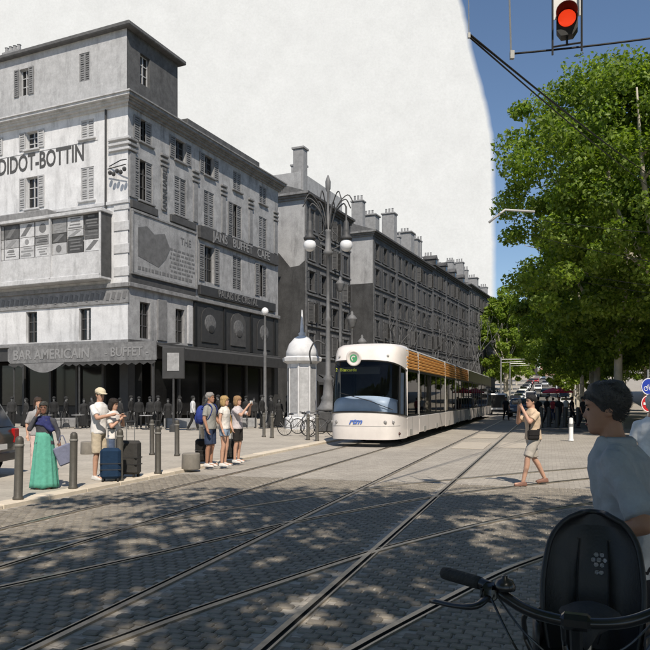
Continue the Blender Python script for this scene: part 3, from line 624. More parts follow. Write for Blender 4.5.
# ------------------------------------------------------------------ tram
def tram():
    T = thing('tram', 'low white city tram with orange slatted roof sides and wraparound black windscreen', 'tram', st(-6.0, 22.7), -TH); T.scale = (1, 1, 1.045)
    W = 1.26; LN = 40.0
    wm = mat('tram_white', (.74, .685, .635), .3, .06, 2, coat=.4, spec=.5, stain=.10); gm = glass('tram_glass', (.80, .82, .82), 1.34, .02); gs = glass('tram_side_glass', (.13, .14, .14), 1.30, .02)
    blk = mat('tram_black', .012, .35, .1); om = mat('tram_orange_slat', (.72, .36, .10), .5, .12, 6); rub = mat('tram_rubber', .02, .8); gr = mat('tram_grey', (.34, .33, .31), .5, .1)
    blue = mat('tram_pale_blue', (.55, .66, .85), .4, .1, 3); inn = mat('tram_interior', (.05, .05, .052), .7, .2); seatm = mat('tram_seat', (.03, .12, .25), .7, .2)
    def nose(z):                                   # how far the front leans back with height
        return .05+.10*max(0, .55-z)+.045*max(0, z-.95)+.16*max(0, z-1.6)**1.5+ (.35*max(0, z-3.0)**1.2)
    def half(z): return W-.03*max(0, .6-z)-.015*max(0, z-1.2)-.25*max(0, z-3.12)
    def pt(u, z):                                  # u -1..1 across the nose
        h = half(z); D = 1.75; x = math.sin(u*math.pi/2)**1 if False else u
        a = abs(u); xx = h*math.copysign(1-(1-a)**2.2, u); return Vector((xx, nose(z)+D*(a**3.0)*.95, z))
    N = 48; us = [-1+2*i/N for i in range(N+1)]
    e1 = lambda u: .98+.16*(1-abs(u+.05)**2)         # lower windscreen edge
    e2 = lambda u: 2.50+.30*(1-min(1, abs(u+.15)/1.1)**2.4)         # upper edge
    def patch(lo, hi, k=6): return [[pt(u, lo(u)+(hi(u)-lo(u))*j/k) for u in us] for j in range(k+1)]
    b = MB(); b.rings(patch(lambda u: .24, e1), cap=False, closed=False); b.build('front_skirt', wm, T, angle=40)
    b = MB(); b.rings(patch(e1, e2, 8), cap=False, closed=False); ws = b.build('windscreen', gm, T, smooth=True)
    b = MB(); b.rings(patch(e2, lambda u: 3.26, 5)+[[Vector((p.x*.92, p.y+.25, 3.36)) for p in [pt(u, 3.26) for u in us]], [Vector((p.x*.6, p.y+.8, 3.42)) for p in [pt(u, 3.26) for u in us]]], cap=False, closed=False); b.build('front_cowl', wm, T, smooth=True)
    b = MB(); s_ = .03                              # black seal round the glass
    for fn in (e1, e2): b.tube([pt(u, fn(u))+Vector((0, -.004, 0)) for u in us], .028, 6)
    for u in (.72, -.98): b.tube([pt(u, e1(u)+(e2(u)-e1(u))*j/8)+Vector((0, -.012, 0)) for j in range(9)], .05, 6)
    b.build('windscreen_seal', blk, ws)
    b = MB(); b.tube([pt(.55, 1.2)+Vector((0, -.03, 0)), pt(.1, 1.5)+Vector((0, -.03, 0)), pt(-.35, 1.75)+Vector((0, -.03, 0))], .014, 6); b.build('wiper', blk, ws)
    # emblem and lamps
    em = thing('emblem', None, None); em.parent = T; c = pt(-.12, 2.86); em.location = c+Vector((0, -.06, .02)); em.rotation_euler = (R(100), 0, 0)
    MB().lathe([(.0, .0), (.24, 0), (.27, .03), (.25, .07), (.20, .06), (.19, .05), (0, .05)], (0, 0, 0), 28).build('emblem_ring', wm, em, smooth=True)
    MB().lathe([(0, .055), (.13, .055), (.13, .06), (0, .06)], (0, 0, 0), 20).build('emblem_disc', mat('emblem_green', (.08, .36, .16), .4), em)
    b = MB(); b.rings([[(r*math.cos(a), r*math.sin(a), .066) for r in (.045, .085)] for a in [math.pi*.2+i*.42 for i in range(10)]], cap=False, closed=False); b.build('emblem_curl', wm, em)
    for u in (-.42, .40): 
        p = pt(u, 2.94); b = MB(); b.ell((0, 0, 0), (.05, .04, .05), 10); b.build('marker_lamp', gr, T, smooth=True, loc=p)
    lamp = mat('headlamp_glass', (.25, .24, .23), .1, .1, 20)
    for u in (-.60, -.42, .38, .55):
        p = pt(u, .80); q = b = MB(); b.ell((0, 0, 0), (.065, .03, .06), 14); b.build('headlamp', lamp, T, smooth=True, loc=p+Vector((0, -.005, 0)))
    for u in (-.86, .72): b = MB(); b.ell((0, 0, 0), (.06, .045, .05), 12); b.build('fog_lamp', mat('fog_lamp_red', (.05, .015, .012), .3), T, smooth=True, loc=pt(u, .42))
    b = MB(); b.tube([pt(u, .68)+Vector((0, -.003, 0)) for u in us[6:-6]], .008, 5); b.build('bonnet_seam', gr, T)
    o = text_mesh('rtm', .24, mat('logo_blue', (.08, .16, .48), .5, .05), T, pt(-.07, .82)+Vector((0, -.02, 0)), (R(90), 0, 0), .004, 1.25, .008, 'logo', shear=.35)
    text_mesh('2  Blancarde', .15, emit('led_yellow', (.55, .6, .05), .35), T, pt(-.3, 2.5)+Vector((.05, .16, 0)), (R(90), 0, 0), .003, 1.0, .0, 'destination_text')
    MB().box((-.25, .95, 2.5), (1.4, .08, .24)).build('destination_display', blk, T)
    # cab interior
    b = MB(); b.rings([[pt(u, 1.0+(.66-.18*(u/.7)**2)*k)*1+Vector((0, .10+.10*k+.45*max(0, k-.8)*2, -.1*max(0, k-.9))) for u in [-.72+1.40*i/16 for i in range(17)]] for k in [0, .2, .4, .6, .8, .92, 1.0]], cap=False, closed=False); b.build('cab_front_panel', blue, T, smooth=True)  # pale blue curved panel close behind the windscreen
    b = MB(); b.box((.1, 2.0, .75), (.55, .5, .12), b=.05); b.box((.1, 2.25, 1.25), (.55, .14, .95), b=.06); b.build('driver_seat', blk, T)
    b = MB(); b.add([(1.085, 1.75, 1.25), (1.085, 2.9, 1.2), (1.085, 2.9, 2.45), (1.085, 1.75, 2.45)], [(0, 1, 2, 3)]); 
    b2 = MB(); b2.rings([[pt(u, z)*1+Vector((-.07, .06, 0)) for u in [.77+.022*i for i in range(8)]] for z in (1.0, 1.5, 2.0, 2.42)], cap=False, closed=False); b2.build('side_blind', blue, T, smooth=True)
    MB().box((0, 3.6, 1.6), (2.2, .06, 2.4)).build('cab_partition', inn, T); MB().box((0, 20.5, .45), (2.25, 37, .1)).build('floor', inn, T)
    # side modules : (start, end, slats?, flavour)
    y0 = 1.71; mods = [(y0, 4.1, 1), (4.1, 11.4, 1), (11.4, 15.4, 1), (15.4, 21.8, 1), (21.8, 24.0, 0), (24.0, 31.0, 0), (31.0, 33.0, 0), (33.0, LN, 0)]
    dkg = mat('tram_unseen_side_opaque_pane', .015, .06, .1, spec=.5)  # opaque panes for the unseen side, keeping light out of the interior
    dk = mat('tram_tree_shade_side', (.05, .052, .03), .35, .2, 2)  # rear roof sides: tree shade and reflection put into the colour
    for i, (a, c, sl_) in enumerate(mods):
        art = (c-a) < 4.3 and i > 0; lo = .26+.05*(i % 2)
        for s in (-1, 1):
            x = s*W
            b = MB(); zb = .95-(.02*(i % 2)); b.box((s*(W-.03), (a+c)/2, (lo+zb)/2), (.06, c-a-.03, zb-lo), b=.02)
            sk = b.build('side_skirt', wm, T)
            if s > 0:
                for q in ([.3] if c-a < 4.3 else [.18, .62]):
                    MB().box((W+.004, a+(c-a)*q, .40), (.012, .55, .22), b=.01).build('step_light_box', gr, sk)
                    MB().box((W+.002, a+(c-a)*(q+.12), .62), (.004, .012, .58)).build('panel_joint', rub, sk)
            b = MB(); b.box((s*(W-.035), (a+c)/2, (zb+2.56)/2), (.02, c-a-.05, 2.56-zb)); gl = b.build('side_window', gs if s > 0 else dkg, T)
            b = MB(); b.box((s*(W-.03), a, 1.72), (.085, .075, 1.75), b=.02); b.build('pillar', blk if i > 3 else gr if i else wm, T)
            n = max(1, int((c-a)/1.25))
            b = MB()
            for q in range(1, n): b.box((s*(W-.02), a+(c-a)*q/n, 1.75), (.03, .05, 1.62))
            b.box((s*(W-.02), (a+c)/2, 2.53), (.03, c-a, .08)); b.box((s*(W-.02), (a+c)/2, .97), (.03, c-a, .06)); b.build('window_mullions', blk, gl)
            if sl_:
                b = MB(); b.box((s*(W-.12), (a+c)/2, 2.91), (.1, c-a-.02, .68)); b.build('slat_backing', rub, T)
                yy = a+.02 if i == 0 else a+.06
                for k in range(6):
                    z = 2.62+k*.112; b = MB(); b.box((0, 0, 0), (.06, c-yy-.07, .078), b=.012); b.build('slat', om, T, loc=(s*(W-.045-.02*max(0, k-3)), (yy+c)/2, z), rot=(0, s*R(18), 0))
                b = MB(); b.box((s*(W-.06), c, 2.91), (.09, .07, .7), b=.01); b.build('slat_post', gr, T)
            else:
                b = MB(); b.box((s*(W-.05), (a+c)/2, 2.91), (.06, c-a-.03, .68), b=.02); b.build('roof_side', dk, T)
    b = MB(); poly = [(-1.16, 3.24), (-1.0, 3.36), (-.6, 3.42), (.6, 3.42), (1.0, 3.36), (1.16, 3.24), (1.1, 3.2), (-1.1, 3.2)]
    b.prism(poly, 1.6, LN); b.build('roof', gr, T)
    b = MB(); b.box((0, LN-.02, 1.75), (2.36, .04, 3.0)); b.build('rear_end', wm, T)
    for y in (3.2, 4.9, 13.4, 18, 26, 36):
        b = MB()
        for s in (-1, 1): b.lathe([(0, -.06), (.29, -.06), (.3, .06), (0, .06)], (0, 0, 0), 20, M=Matrix.Translation((s*.72, y, .30)) @ Matrix.Rotation(R(90), 4, 'Y'))
        b.box((0, y, .34), (1.9, 1.6, .3)); b.build('bogie', rub, T)
    MB().box((0, 21, .36), (2.1, 37.6, .12)).build('underframe', rub, T)
    for y in [5, 6, 7, 8, 9.2, 12.4, 14.2, 16.5, 17.8, 19, 20.3]:
        for s in (-.75, .72):
            b = MB(); b.box((s, y, .95), (.5, .45, .1), b=.04); b.box((s, y+.24, 1.3), (.5, .09, .8), b=.04); b.build('seat', seatm, T)
    pole = mat('tram_grab_pole', (.6, .45, .08), .3)
    for y in (4.6, 7.5, 10.2, 14, 18.4): MB().tube([(.55, y, .5), (.55, y, 3.1)], .018, 6).build('grab_pole', pole, T)
    for x, y in ((.5, 5.6), (-.2, 8.4), (.45, 12.9), (.4, 16.8)):       # standing riders seen through the glass are plain grab bags of kit on hooks
        pass
tram()
# ------------------------------------------------------------------ trees
def leaf_mat(name, c0, c1):
    m = bpy.data.materials.new(name); m.use_nodes = True; n = m.node_tree.nodes; L = m.node_tree.links; n.clear()
    o = n.new('ShaderNodeOutputMaterial'); g = n.new('ShaderNodeNewGeometry'); cr = n.new('ShaderNodeValToRGB')
    cr.color_ramp.elements[0].color = (*c0, 1); cr.color_ramp.elements[1].color = (*c1, 1); L.new(g.outputs['Random Per Island'], cr.inputs[0])
    d = n.new('ShaderNodeBsdfPrincipled'); d.inputs['Roughness'].default_value = .5; d.inputs['Specular IOR Level'].default_value = .35; 
    tcn = n.new('ShaderNodeTexCoord'); nz = n.new('ShaderNodeTexNoise'); nz.inputs['Scale'].default_value = .9; nz.inputs['Detail'].default_value = 3; L.new(tcn.outputs['Object'], nz.inputs['Vector'])
    mr = n.new('ShaderNodeMapRange'); mr.inputs['From Min'].default_value = .35; mr.inputs['From Max'].default_value = .65; mr.inputs['To Min'].default_value = .72; mr.inputs['To Max'].default_value = 1.22; L.new(nz.outputs[0], mr.inputs['Value'])
    sc = n.new('ShaderNodeVectorMath'); sc.operation = 'SCALE'; L.new(cr.outputs[0], sc.inputs[0]); L.new(mr.outputs[0], sc.inputs['Scale']); L.new(sc.outputs[0], d.inputs['Base Color'])
    t = n.new('ShaderNodeBsdfTranslucent'); mc = n.new('ShaderNodeVectorMath'); mc.operation = 'MULTIPLY'; mc.inputs[1].default_value = (1.5, 1.6, .5); L.new(sc.outputs[0], mc.inputs[0]); L.new(mc.outputs[0], t.inputs[0])
    mx = n.new('ShaderNodeMixShader'); mx.inputs[0].default_value = .45; L.new(d.outputs[0], mx.inputs[1]); L.new(t.outputs[0], mx.inputs[2]); L.new(mx.outputs[0], o.inputs[0]); return m
leaf_a = leaf_mat('plane_leaf', (.075, .135, .016), (.25, .33, .055)); leaf_b = leaf_mat('plane_leaf_light', (.11, .18, .022), (.30, .38, .065))
def bark_mat():
    m = mat('plane_bark', (.46, .42, .34), .85, .35, 3, .5, 14, stretch=(1, 1, .45))
    return m
bark = bark_mat(); bark_old = mat('old_bare_bark', .11, .9, .3, 4, .4, 20)
def leaves(centers, radii, per, size, rng, up=.35):
    cs = np.repeat(np.array(centers), per, 0); rs = np.repeat(np.array(radii), per); n = len(cs)
    d = rng.normal(size=(n, 3)); d /= np.linalg.norm(d, axis=1)[:, None]; r = rng.random(n)**.45
    p = cs+d*(rs*r)[:, None]*np.array([1.15, 1.15, .8])
    nm = d*.6+rng.normal(size=(n, 3))*.6; nm[:, 2] += up; nm /= np.linalg.norm(nm, axis=1)[:, None]
    a = np.cross(nm, rng.normal(size=(n, 3))); a /= np.linalg.norm(a, axis=1)[:, None]; b = np.cross(nm, a)
    s = (size*(.6+.8*rng.random(n)))[:, None]; fold = nm*s*.12
    v = np.stack([p-a*s*.6, p-b*s*.42+fold, p+a*s*.62-fold, p+b*s*.42+fold], 1)   # kite folded along its midrib
    k = np.arange(n)[:, None]*4; f = np.concatenate([k+[0, 1, 2], k+[0, 2, 3]], 1).reshape(-1, 3)
    return v.reshape(-1, 3), f
def np_mesh(name, v, f, m):
    me = bpy.data.meshes.new(name); me.vertices.add(len(v)); me.vertices.foreach_set('co', v.astype(np.float32).ravel())
    me.loops.add(f.size); me.loops.foreach_set('vertex_index', f.astype(np.int32).ravel()); me.polygons.add(len(f))
    me.polygons.foreach_set('loop_start', np.arange(0, f.size, f.shape[1], dtype=np.int32)); me.polygons.foreach_set('loop_total', np.full(len(f), f.shape[1], dtype=np.int32))
    me.materials.append(m); me.update(calc_edges=True); return me
def tree_meshes(seed, hgt, crad, trunk_h, ncl, per, lsize, m, lean=0.0, tr=.30, zlow=None, hollow=.35):
    rng = np.random.default_rng(seed); rr = random.Random(seed)
    b = MB(); top = Vector((lean, 0, trunk_h)); b.tube([(0, 0, -.2), (0, 0, .15), (lean*.2, .03, trunk_h*.4), (lean*.6, 0, trunk_h*.75), top], [tr*1.5, tr*1.15, tr*.95, tr*.85, tr*.75], 12)
    zl = zlow if zlow is not None else trunk_h*.75; cz = (zl+hgt)/2; hz = (hgt-zl)/2; tips = []
    for i in range(7):
        a = 2*math.pi*i/7+rr.uniform(-.3, .3); el = rr.uniform(.5, 1.2); rad = crad*.62*math.cos(el)+.4; zt = trunk_h+(hgt-trunk_h)*rr.uniform(.45, .85)
        e = Vector((lean+rad*math.cos(a), rad*math.sin(a), zt)); mid = top.lerp(e, .5)+Vector((math.cos(a), math.sin(a), -.2))*rr.uniform(.3, 1.0)
        pts = catmull([top-Vector((0, 0, .5)), mid, e], 4); b.tube(pts, [tr*.55*(1-.8*k/(len(pts)-1)) for k in range(len(pts))], 7)
        for q in range(3):
            s = pts[rr.randint(3, len(pts)-1)]; a2 = a+rr.uniform(-1.3, 1.3); b.tube([s, s+Vector((math.cos(a2)*1.3, math.sin(a2)*1.3, rr.uniform(.2, 1.2))), s+Vector((math.cos(a2)*2.4, math.sin(a2)*2.4, rr.uniform(.4, 2.4)))], [tr*.22, tr*.15, .02], 5)
    tm = b.mesh('trunk', bark, True)
    C = []; Rd = []
    while len(C) < ncl:
        p = rng.normal(size=3); p /= np.linalg.norm(p); q = hollow+(1-hollow)*rng.random()**.55
        lump = 1+.16*math.sin(3*math.atan2(p[1], p[0])+seed)+.12*math.sin(5*p[2]+seed*2); q *= lump
        tp = 1-.52*max(0, p[2]*q)**1.3; c = np.array([lean+p[0]*q*crad*tp, p[1]*q*crad*tp, cz+p[2]*q*hz]); 
        if c[2] < zl: continue
        C.append(c); Rd.append(rng.uniform(.5, 1.05)*crad/6)
    v, f = leaves(C, Rd, per, lsize, rng); return tm, np_mesh('crown', v, f, m)
def tree(pos, ms, label, rz=0, sc=1, name='plane_tree', group=None):
    T = thing(name, label, 'tree', pos, rz, group); T.scale = (sc, sc, sc)
    inst('trunk', ms[0], T); inst('crown', ms[1], T); return T
big = tree_meshes(3, 17.2, 6.4, 7.2, 265, 340, .145, leaf_a, lean=.9, tr=.30, zlow=5.4)
midt = tree_meshes(8, 16.5, 5.7, 5.5, 250, 230, .185, leaf_a, tr=.25, zlow=3.2)
lite = tree_meshes(21, 18.0, 5.4, 6.0, 220, 100, .33, leaf_b, tr=.24, zlow=3.0)
over = tree_meshes(14, 13.6, 6.0, 7.2, 150, 95, .21, leaf_a, tr=.30, zlow=6.4, hollow=.25)
GR = 'plane trees lining the boulevard'
tree(st(4.3, 31.6), big, 'largest plane tree, pale trunk beside the round road signs', 1.1, 1.0, group=GR)
names = ['second', 'third', 'fourth', 'fifth', 'sixth', 'seventh', 'eighth']
for i, (t, l, s) in enumerate(((42, 3.7, 1.0), (53, 3.3, .98), (65, 3.6, .96), (79, 3.4, .96), (95, 3.6, .95), (115, 3.7, .95), (140, 3.9, .95))):
    tree(st(l, t, hill(t)), midt if i < 4 else lite, '%s plane tree from the road signs in the right-hand row' % names[i], i*1.7, s, group=GR)
for i, (t, l, s) in enumerate(((36, 11.5, 1.0), (47, 12, .98), (60, 11, .98), (75, 12, 1.0), (95, 11.5, 1.0), (120, 11.5, 1.0))):
    tree(st(l, t, hill(t)), midt, '%s plane tree of the back row, behind the right-hand row' % (['first']+names)[i], i*2.3+.5, s, group=GR)
for i, (t, l, s) in enumerate(((133, -7.6, 1.12), (152, -8.2, 1.08), (175, -8.5, 1.02), (205, -8.6, .98), (245, -8.6, .95))):
    tree(st(l, t, hill(t)), lite, '%s light green plane tree beyond the end of the old houses' % (['first']+names)[i], i*1.3, s, group=GR)
for i, (t, l, s) in enumerate(((170, 4.6, .95), (210, 5.2, .95), (255, 5.6, .92))):
    tree(st(l, t, hill(t)), lite, '%s hazy plane tree far up the right side of the hill' % (['first']+names)[i], i*1.9, s, group=GR)
# trees over the photographer that throw the dappled shade on the foreground
tree((2.4, -.9, 0), over, 'plane tree beside the photographer shading the foreground tracks', .3, 1.0, group='plane trees behind the camera')
tree((-5.4, -5.6, 0), over, 'plane tree behind the photographer shading the left foreground', 2.1, 1.0, group='plane trees behind the camera')
tree((10.4, -2.4, 0), over, 'plane tree to the right of the photographer shading the bicycle', 4.0, 1.05, group='plane trees behind the camera')

for i, (x, y, rz, s) in enumerate(((-13, -7, 1.0, 1.1), (3.2, -12, 2.0, 1.15), (-7, -15, 3.3, 1.15), (13, -12, .4, 1.15), (20, -5, 2.7, 1.1), (18.5, 4.5, 1.4, 1.05))):  # unseen trees, added to cut sky light and deepen the foreground shade
    tree((x, y, 0), over, '%s plane tree added behind the photographer to block sky light' % (['first']+names)[i], rz, s, group='plane trees behind the camera')
# bare old trees in front of the terrace
def bare_tree(seed, h):
    rr = random.Random(seed); b = MB()
    def grow(p, d, ln, r, lev):
        pts = [p]; q = p; dd = d.copy()
        for k in range(4): dd = (dd+Vector((rr.uniform(-.16, .16), rr.uniform(-.16, .16), rr.uniform(0, .1)))).normalized(); q = q+dd*ln/4; pts.append(q)
        b.tube(pts, [r*(1-.4*k/4) for k in range(5)], 6 if lev < 2 else 4)
        if lev >= 4: return
        for k in range(2 if lev else 3):
            a = rr.uniform(0, 6.28); e = Vector((math.cos(a)*.55, math.sin(a)*.55, rr.uniform(.6, 1))).normalized(); grow(pts[-1] if k < 2 else pts[3], (dd*.55+e*.7).normalized(), ln*rr.uniform(.62, .8), r*.58, lev+1)
    grow(Vector((0, 0, -.2)), Vector((0, 0, 1)), h*.36, .20, 0); return b.mesh('trunk', bark_old, True)
for i, (px, d, h) in enumerate(((395, 76, 12), (412, 82, 12.5), (437, 90, 13), (452, 97, 13.5), (468, 104, 14.5), (480, 112, 14.5))):
    p = at(px, HORIZ, d); T = thing('bare_tree', '%s leafless old tree before the dark terrace, counted from the street lamp' % (['first']+names)[i], 'tree', (p.x, p.y, .05), i, 'leafless trees along the terrace'); inst('trunk', bare_tree(i+1, h), T)
# ------------------------------------------------------------------ street furniture
boll_m = mat('bollard_paint', (.075, .068, .056), .5, .2, 8, .1, 40, rnd=.1); boll_cap = mat('bollard_cap', (.2, .19, .17), .5, .1)
bproto = MB().lathe([(.07, 0), (.082, .01), (.082, .04), (.066, .06), (.064, .92), (.058, .97), (.03, 1.0), (0, 1.002)], seg=18).mesh('bollard_post', boll_m, True)
bring = MB().lathe([(.068, .84), (.072, .845), (.072, .875), (.068, .88)], seg=18, cap=False).mesh('bollard_band', boll_cap, True)
def bollard(p, label, sc=1.0, lean=0):
    T = thing('bollard', label, 'bollard', p, 0, 'dark round bollards along the kerb'); T.scale = (1, 1, sc); T.rotation_euler = (0, R(lean), 0)
    inst('post', bproto, T); inst('band', bring, T); return T
Z = .05
for px, py, lb, ln in ((18, 500, 'nearest leftmost dark bollard in front of the car', 1.5), (73, 489, 'dark bollard between the green-skirted woman and the suitcases', 1), (119.5, 481, 'dark bollard in front of the blue suitcase', .5), (158, 474, 'dark bollard just right of the suitcases, nearest the kerb', 0),
    (152, 455, 'far dark bollard behind the suitcases, left of a pair', 0), (177, 456, 'far dark bollard behind the suitcases, right of a pair', 0), (201.5, 459, 'dark bollard close behind the man with the blue backpack', 0), (264, 437, 'small far bollard beyond the woman taking a picture', 0),
    (272, 438, 'small far bollard right of the lamp post', 0), (308, 440, 'small far bollard before the advertising column, left one', 0), (317, 441, 'small far bollard before the advertising column, beside the tram', 0)):
    bollard(gp(px, py, Z), lb, 1.0, ln)
sm_ = mat('concrete_stool', (.22, .20, .17), .9, .15, 8, .3, 40)
for px, py, lb in ((191, 469, 'low round concrete block beside the bollard near the trio'), (88, 454, 'low round concrete block behind the green-skirted woman')):
    o = MB().lathe([(.20, 0), (.21, .02), (.20, .34), (.18, .36), (0, .362)], seg=22).build('concrete_block', sm_, loc=gp(px, py, Z), angle=35); tag(o, lb, 'concrete block')
# white posts on the right
wp = MB(); wp.lathe([(.10, 0), (.11, .02), (.085, .10), (.08, .8), (.07, .88), (0, .9)], seg=16); 
for px, py, lb in ((571, 441, 'short white bollard behind the man with the camera'),):
    T = thing('white_bollard', lb, 'bollard', gp(px, py)); wp.build('post', white_paint, T, angle=35); MB().lathe([(.084, .55), (.09, .56), (.09, .66), (.083, .67)], seg=16, cap=False).build('band', grey_steel, T)
# dark posts and rails under the trees on the right
for i, px in enumerate((533, 541, 549, 557, 565, 578)):
    p = gp(px, 427+.8*(i % 2)); T = thing('dark_post', '%s dark post in the tree shade behind the man with the camera' % (['first']+names)[i], 'bollard', p, 0, 'dark posts in the tree shade'); inst('post', bproto, T).scale = (1.6, 1.6, 1.15)

# ornate street lamp
globe_m = mat('opal_globe', .72, .25, .03); lampg = mat('old_lamp_iron', .06, .6, .25, 6, .1, 40); lampp = mat('old_lamp_post', .15, .6, .2, 5)
def big_lamp():
    p = at(328, HORIZ, 33); T = thing('street_lamp', 'tall ornate street lamp with two hanging white globes beside the tram', 'street lamp', (p.x, p.y, .05))
    MB().box((0, 0, .5), (.95, .95, 1.0), b=.06).build('pedestal', lampg, T)
    MB().lathe([(.52, 1.0), (.55, 1.1), (.4, 1.25), (.3, 1.5), (.34, 1.6), (.24, 1.75), (.2, 2.4), (.25, 2.5), (.12, 2.7), (.10, 5.2), (.14, 5.3), (.085, 5.45), (.07, 8.3), (.2, 8.35), (.24, 8.5), (.14, 8.6), (.12, 9.4), (.16, 9.5), (.07, 9.6), (.05, 11.3), (.12, 11.45), (.13, 11.8), (.03, 12.1)], seg=14).build('column', lampp, T, smooth=True)
    for k in range(8):
        a = k*math.pi/4+.5; b = MB(); b.tube(catmull([(.12*math.cos(a), .12*math.sin(a), 9.5), (.45*math.cos(a), .45*math.sin(a), 10.6), (.95*math.cos(a), .95*math.sin(a), 11.1), (1.25*math.cos(a), 1.25*math.sin(a), 10.7)], 4), .028, 6); b.build('palm_frond', lampg, T, smooth=True)
    for s in (-1, 1):
        b = MB(); b.tube(catmull([(0, 0, 8.8), (s*.3, 0, 10.2), (s*.7, 0, 10.75), (s*.86, 0, 10.6)], 5), .035, 7); b.tube(catmull([(0, 0, 8.5), (s*.5, 0, 8.75), (s*.85, 0, 8.95)], 4), .035, 6)
        b.tube(catmull([(s*.2, 0, 9.5), (s*.45, 0, 9.2), (s*.3, 0, 9.0), (s*.15, 0, 9.15)], 4), .03, 6); arm = b.build('arm', lampg, T, smooth=True)
        b = MB(); b.lathe([(.03, 1.6), (.045, 1.55), (.045, .95), (.12, .85), (.15, .5), (.18, .4), (.15, .25), (.30, .10), (.27, 0)], (s*.86, 0, 9.05), 14); b.build('lamp_housing', lampg, arm, smooth=True)
        b = MB(); b.ell((s*.86, 0, 8.8), (.30, .30, .30), 18); b.build('globe', globe_m, arm, smooth=True)
    MB().tube(catmull([(-.1, 0, 4.1), (-.55, 0, 4.3), (-.85, 0, 3.8), (-.8, 0, 3.2)], 5), .04, 7).build('side_hook', lampg, T, smooth=True)
big_lamp()
def small_lamp(px, d, h, label, globe=True):
    p = at(px, HORIZ, d); T = thing('lamp_post', label, 'street lamp', (p.x, p.y, .05), 0, 'old iron lamp posts before the dark houses')
    MB().lathe([(.28, 0), (.3, .2), (.2, .5), (.14, .9), (.17, 1.0), (.09, 1.2), (.08, h*.55), (.12, h*.57), (.07, h*.6), (.06, h-.9), (.1, h-.85)], seg=10).build('post', lampp, T, smooth=True)
    if globe: b = MB(); b.lathe([(.1, h-.85), (.22, h-.7), (.34, h-.25), (.36, h-.2), (.2, h), (.08, h+.1), (.1, h+.2), (0, h+.35)], seg=10); b.build('lantern', lampp, T, smooth=True)
    else: b = MB(); b.ell((0, 0, h-.7), (.2, .2, .22), 12); b.build('globe', globe_m, T, smooth=True)
small_lamp(265, 38, 7.0, 'slim lamp post with small pale globe at the end of the corner house', False)
small_lamp(340, 52, 10.3, 'slim dark lamp post right behind the ornate street lamp')
small_lamp(352, 46, 7.0, 'lower lantern post whose head shows above the tram roof')
small_lamp(362, 50, 5.8, 'short lantern post just above the tram roof, rightmost lantern')
# advertising column
def kiosk():
    p = at(302, HORIZ, 36.5); T = thing('advertising_column', 'pale advertising column with domed roof and spire left of the tram', 'kiosk', (p.x, p.y, .05), R(-12))
    k0 = mat('kiosk_paint', .62, .7, .12, 3, stain=.25); n = 8
    def ring(r, z): return (r/math.cos(math.pi/8), z)
    MB().lathe([ring(.86, 0), ring(.86, .55), ring(.76, .62)], seg=8).build('base', k0, T)
    MB().lathe([ring(.68, .6), ring(.68, 3.4)], seg=8).build('drum', k0, T)
    for i in range(8):
        a = 2*math.pi*(i+.5)/8; o = MB().box((.70, 0, 2.0), (.04, .46, 2.3), b=.01).build('poster', [poster_d, poster_g, poster_w, poster_g][i % 4], T); o.rotation_euler = (0, 0, a)
        a = 2*math.pi*i/8; o = MB().box((.74, 0, 2.0), (.09, .09, 2.85), b=.02).build('corner_post', k0, T); o.rotation_euler = (0, 0, a)
    MB().lathe([ring(.74, 3.38), ring(.95, 3.5), ring(.98, 3.68), ring(.84, 3.75)], seg=8).build('cornice', k0, T)
    MB().lathe([(.84, 3.72), (.82, 4.0), (.68, 4.4), (.4, 4.72), (.16, 4.86), (.2, 4.95), (.1, 5.05), (.07, 5.6), (.02, 6.2)], seg=20).build('dome', k0, T, smooth=True)
kiosk()
# notice board on a post
p = at(173.5, HORIZ, 33); T = thing('notice_board', 'dark notice board on a thin post before the corner house', 'sign', (p.x, p.y, .05))
MB().box((0, 0, 3.25), (1.05, .12, 1.5), b=.03).build('board', shop_mid, T); MB().box((0, -.075, 3.3), (.56, .03, .85)).build('sheet', poster_g, T); MB().lathe([(.2, 0), (.2, .3), (.06, .4), (.05, 2.6)], seg=10).build('post', dark_iron, T)
# white low screens in front of the cafe
for i, (px, d, wv) in enumerate(((62, 37, 1.6), (182, 36, 1.8), (240, 37, 1.8))):
    p = at(px, HORIZ, d); T = thing('terrace_screen', '%s low pale terrace screen before the dark cafe front, counted from the left' % (['first']+names)[i], 'screen', (p.x, p.y, .05), R(14), 'low pale screens before the cafe'); MB().box((0, 0, .3), (wv, .06, .5), b=.02).build('panel', poster_g, T)
    for s in (-1, 1): MB().box((s*wv*.45, 0, .28), (.06, .3, .56)).build('foot', shop_mid, T)

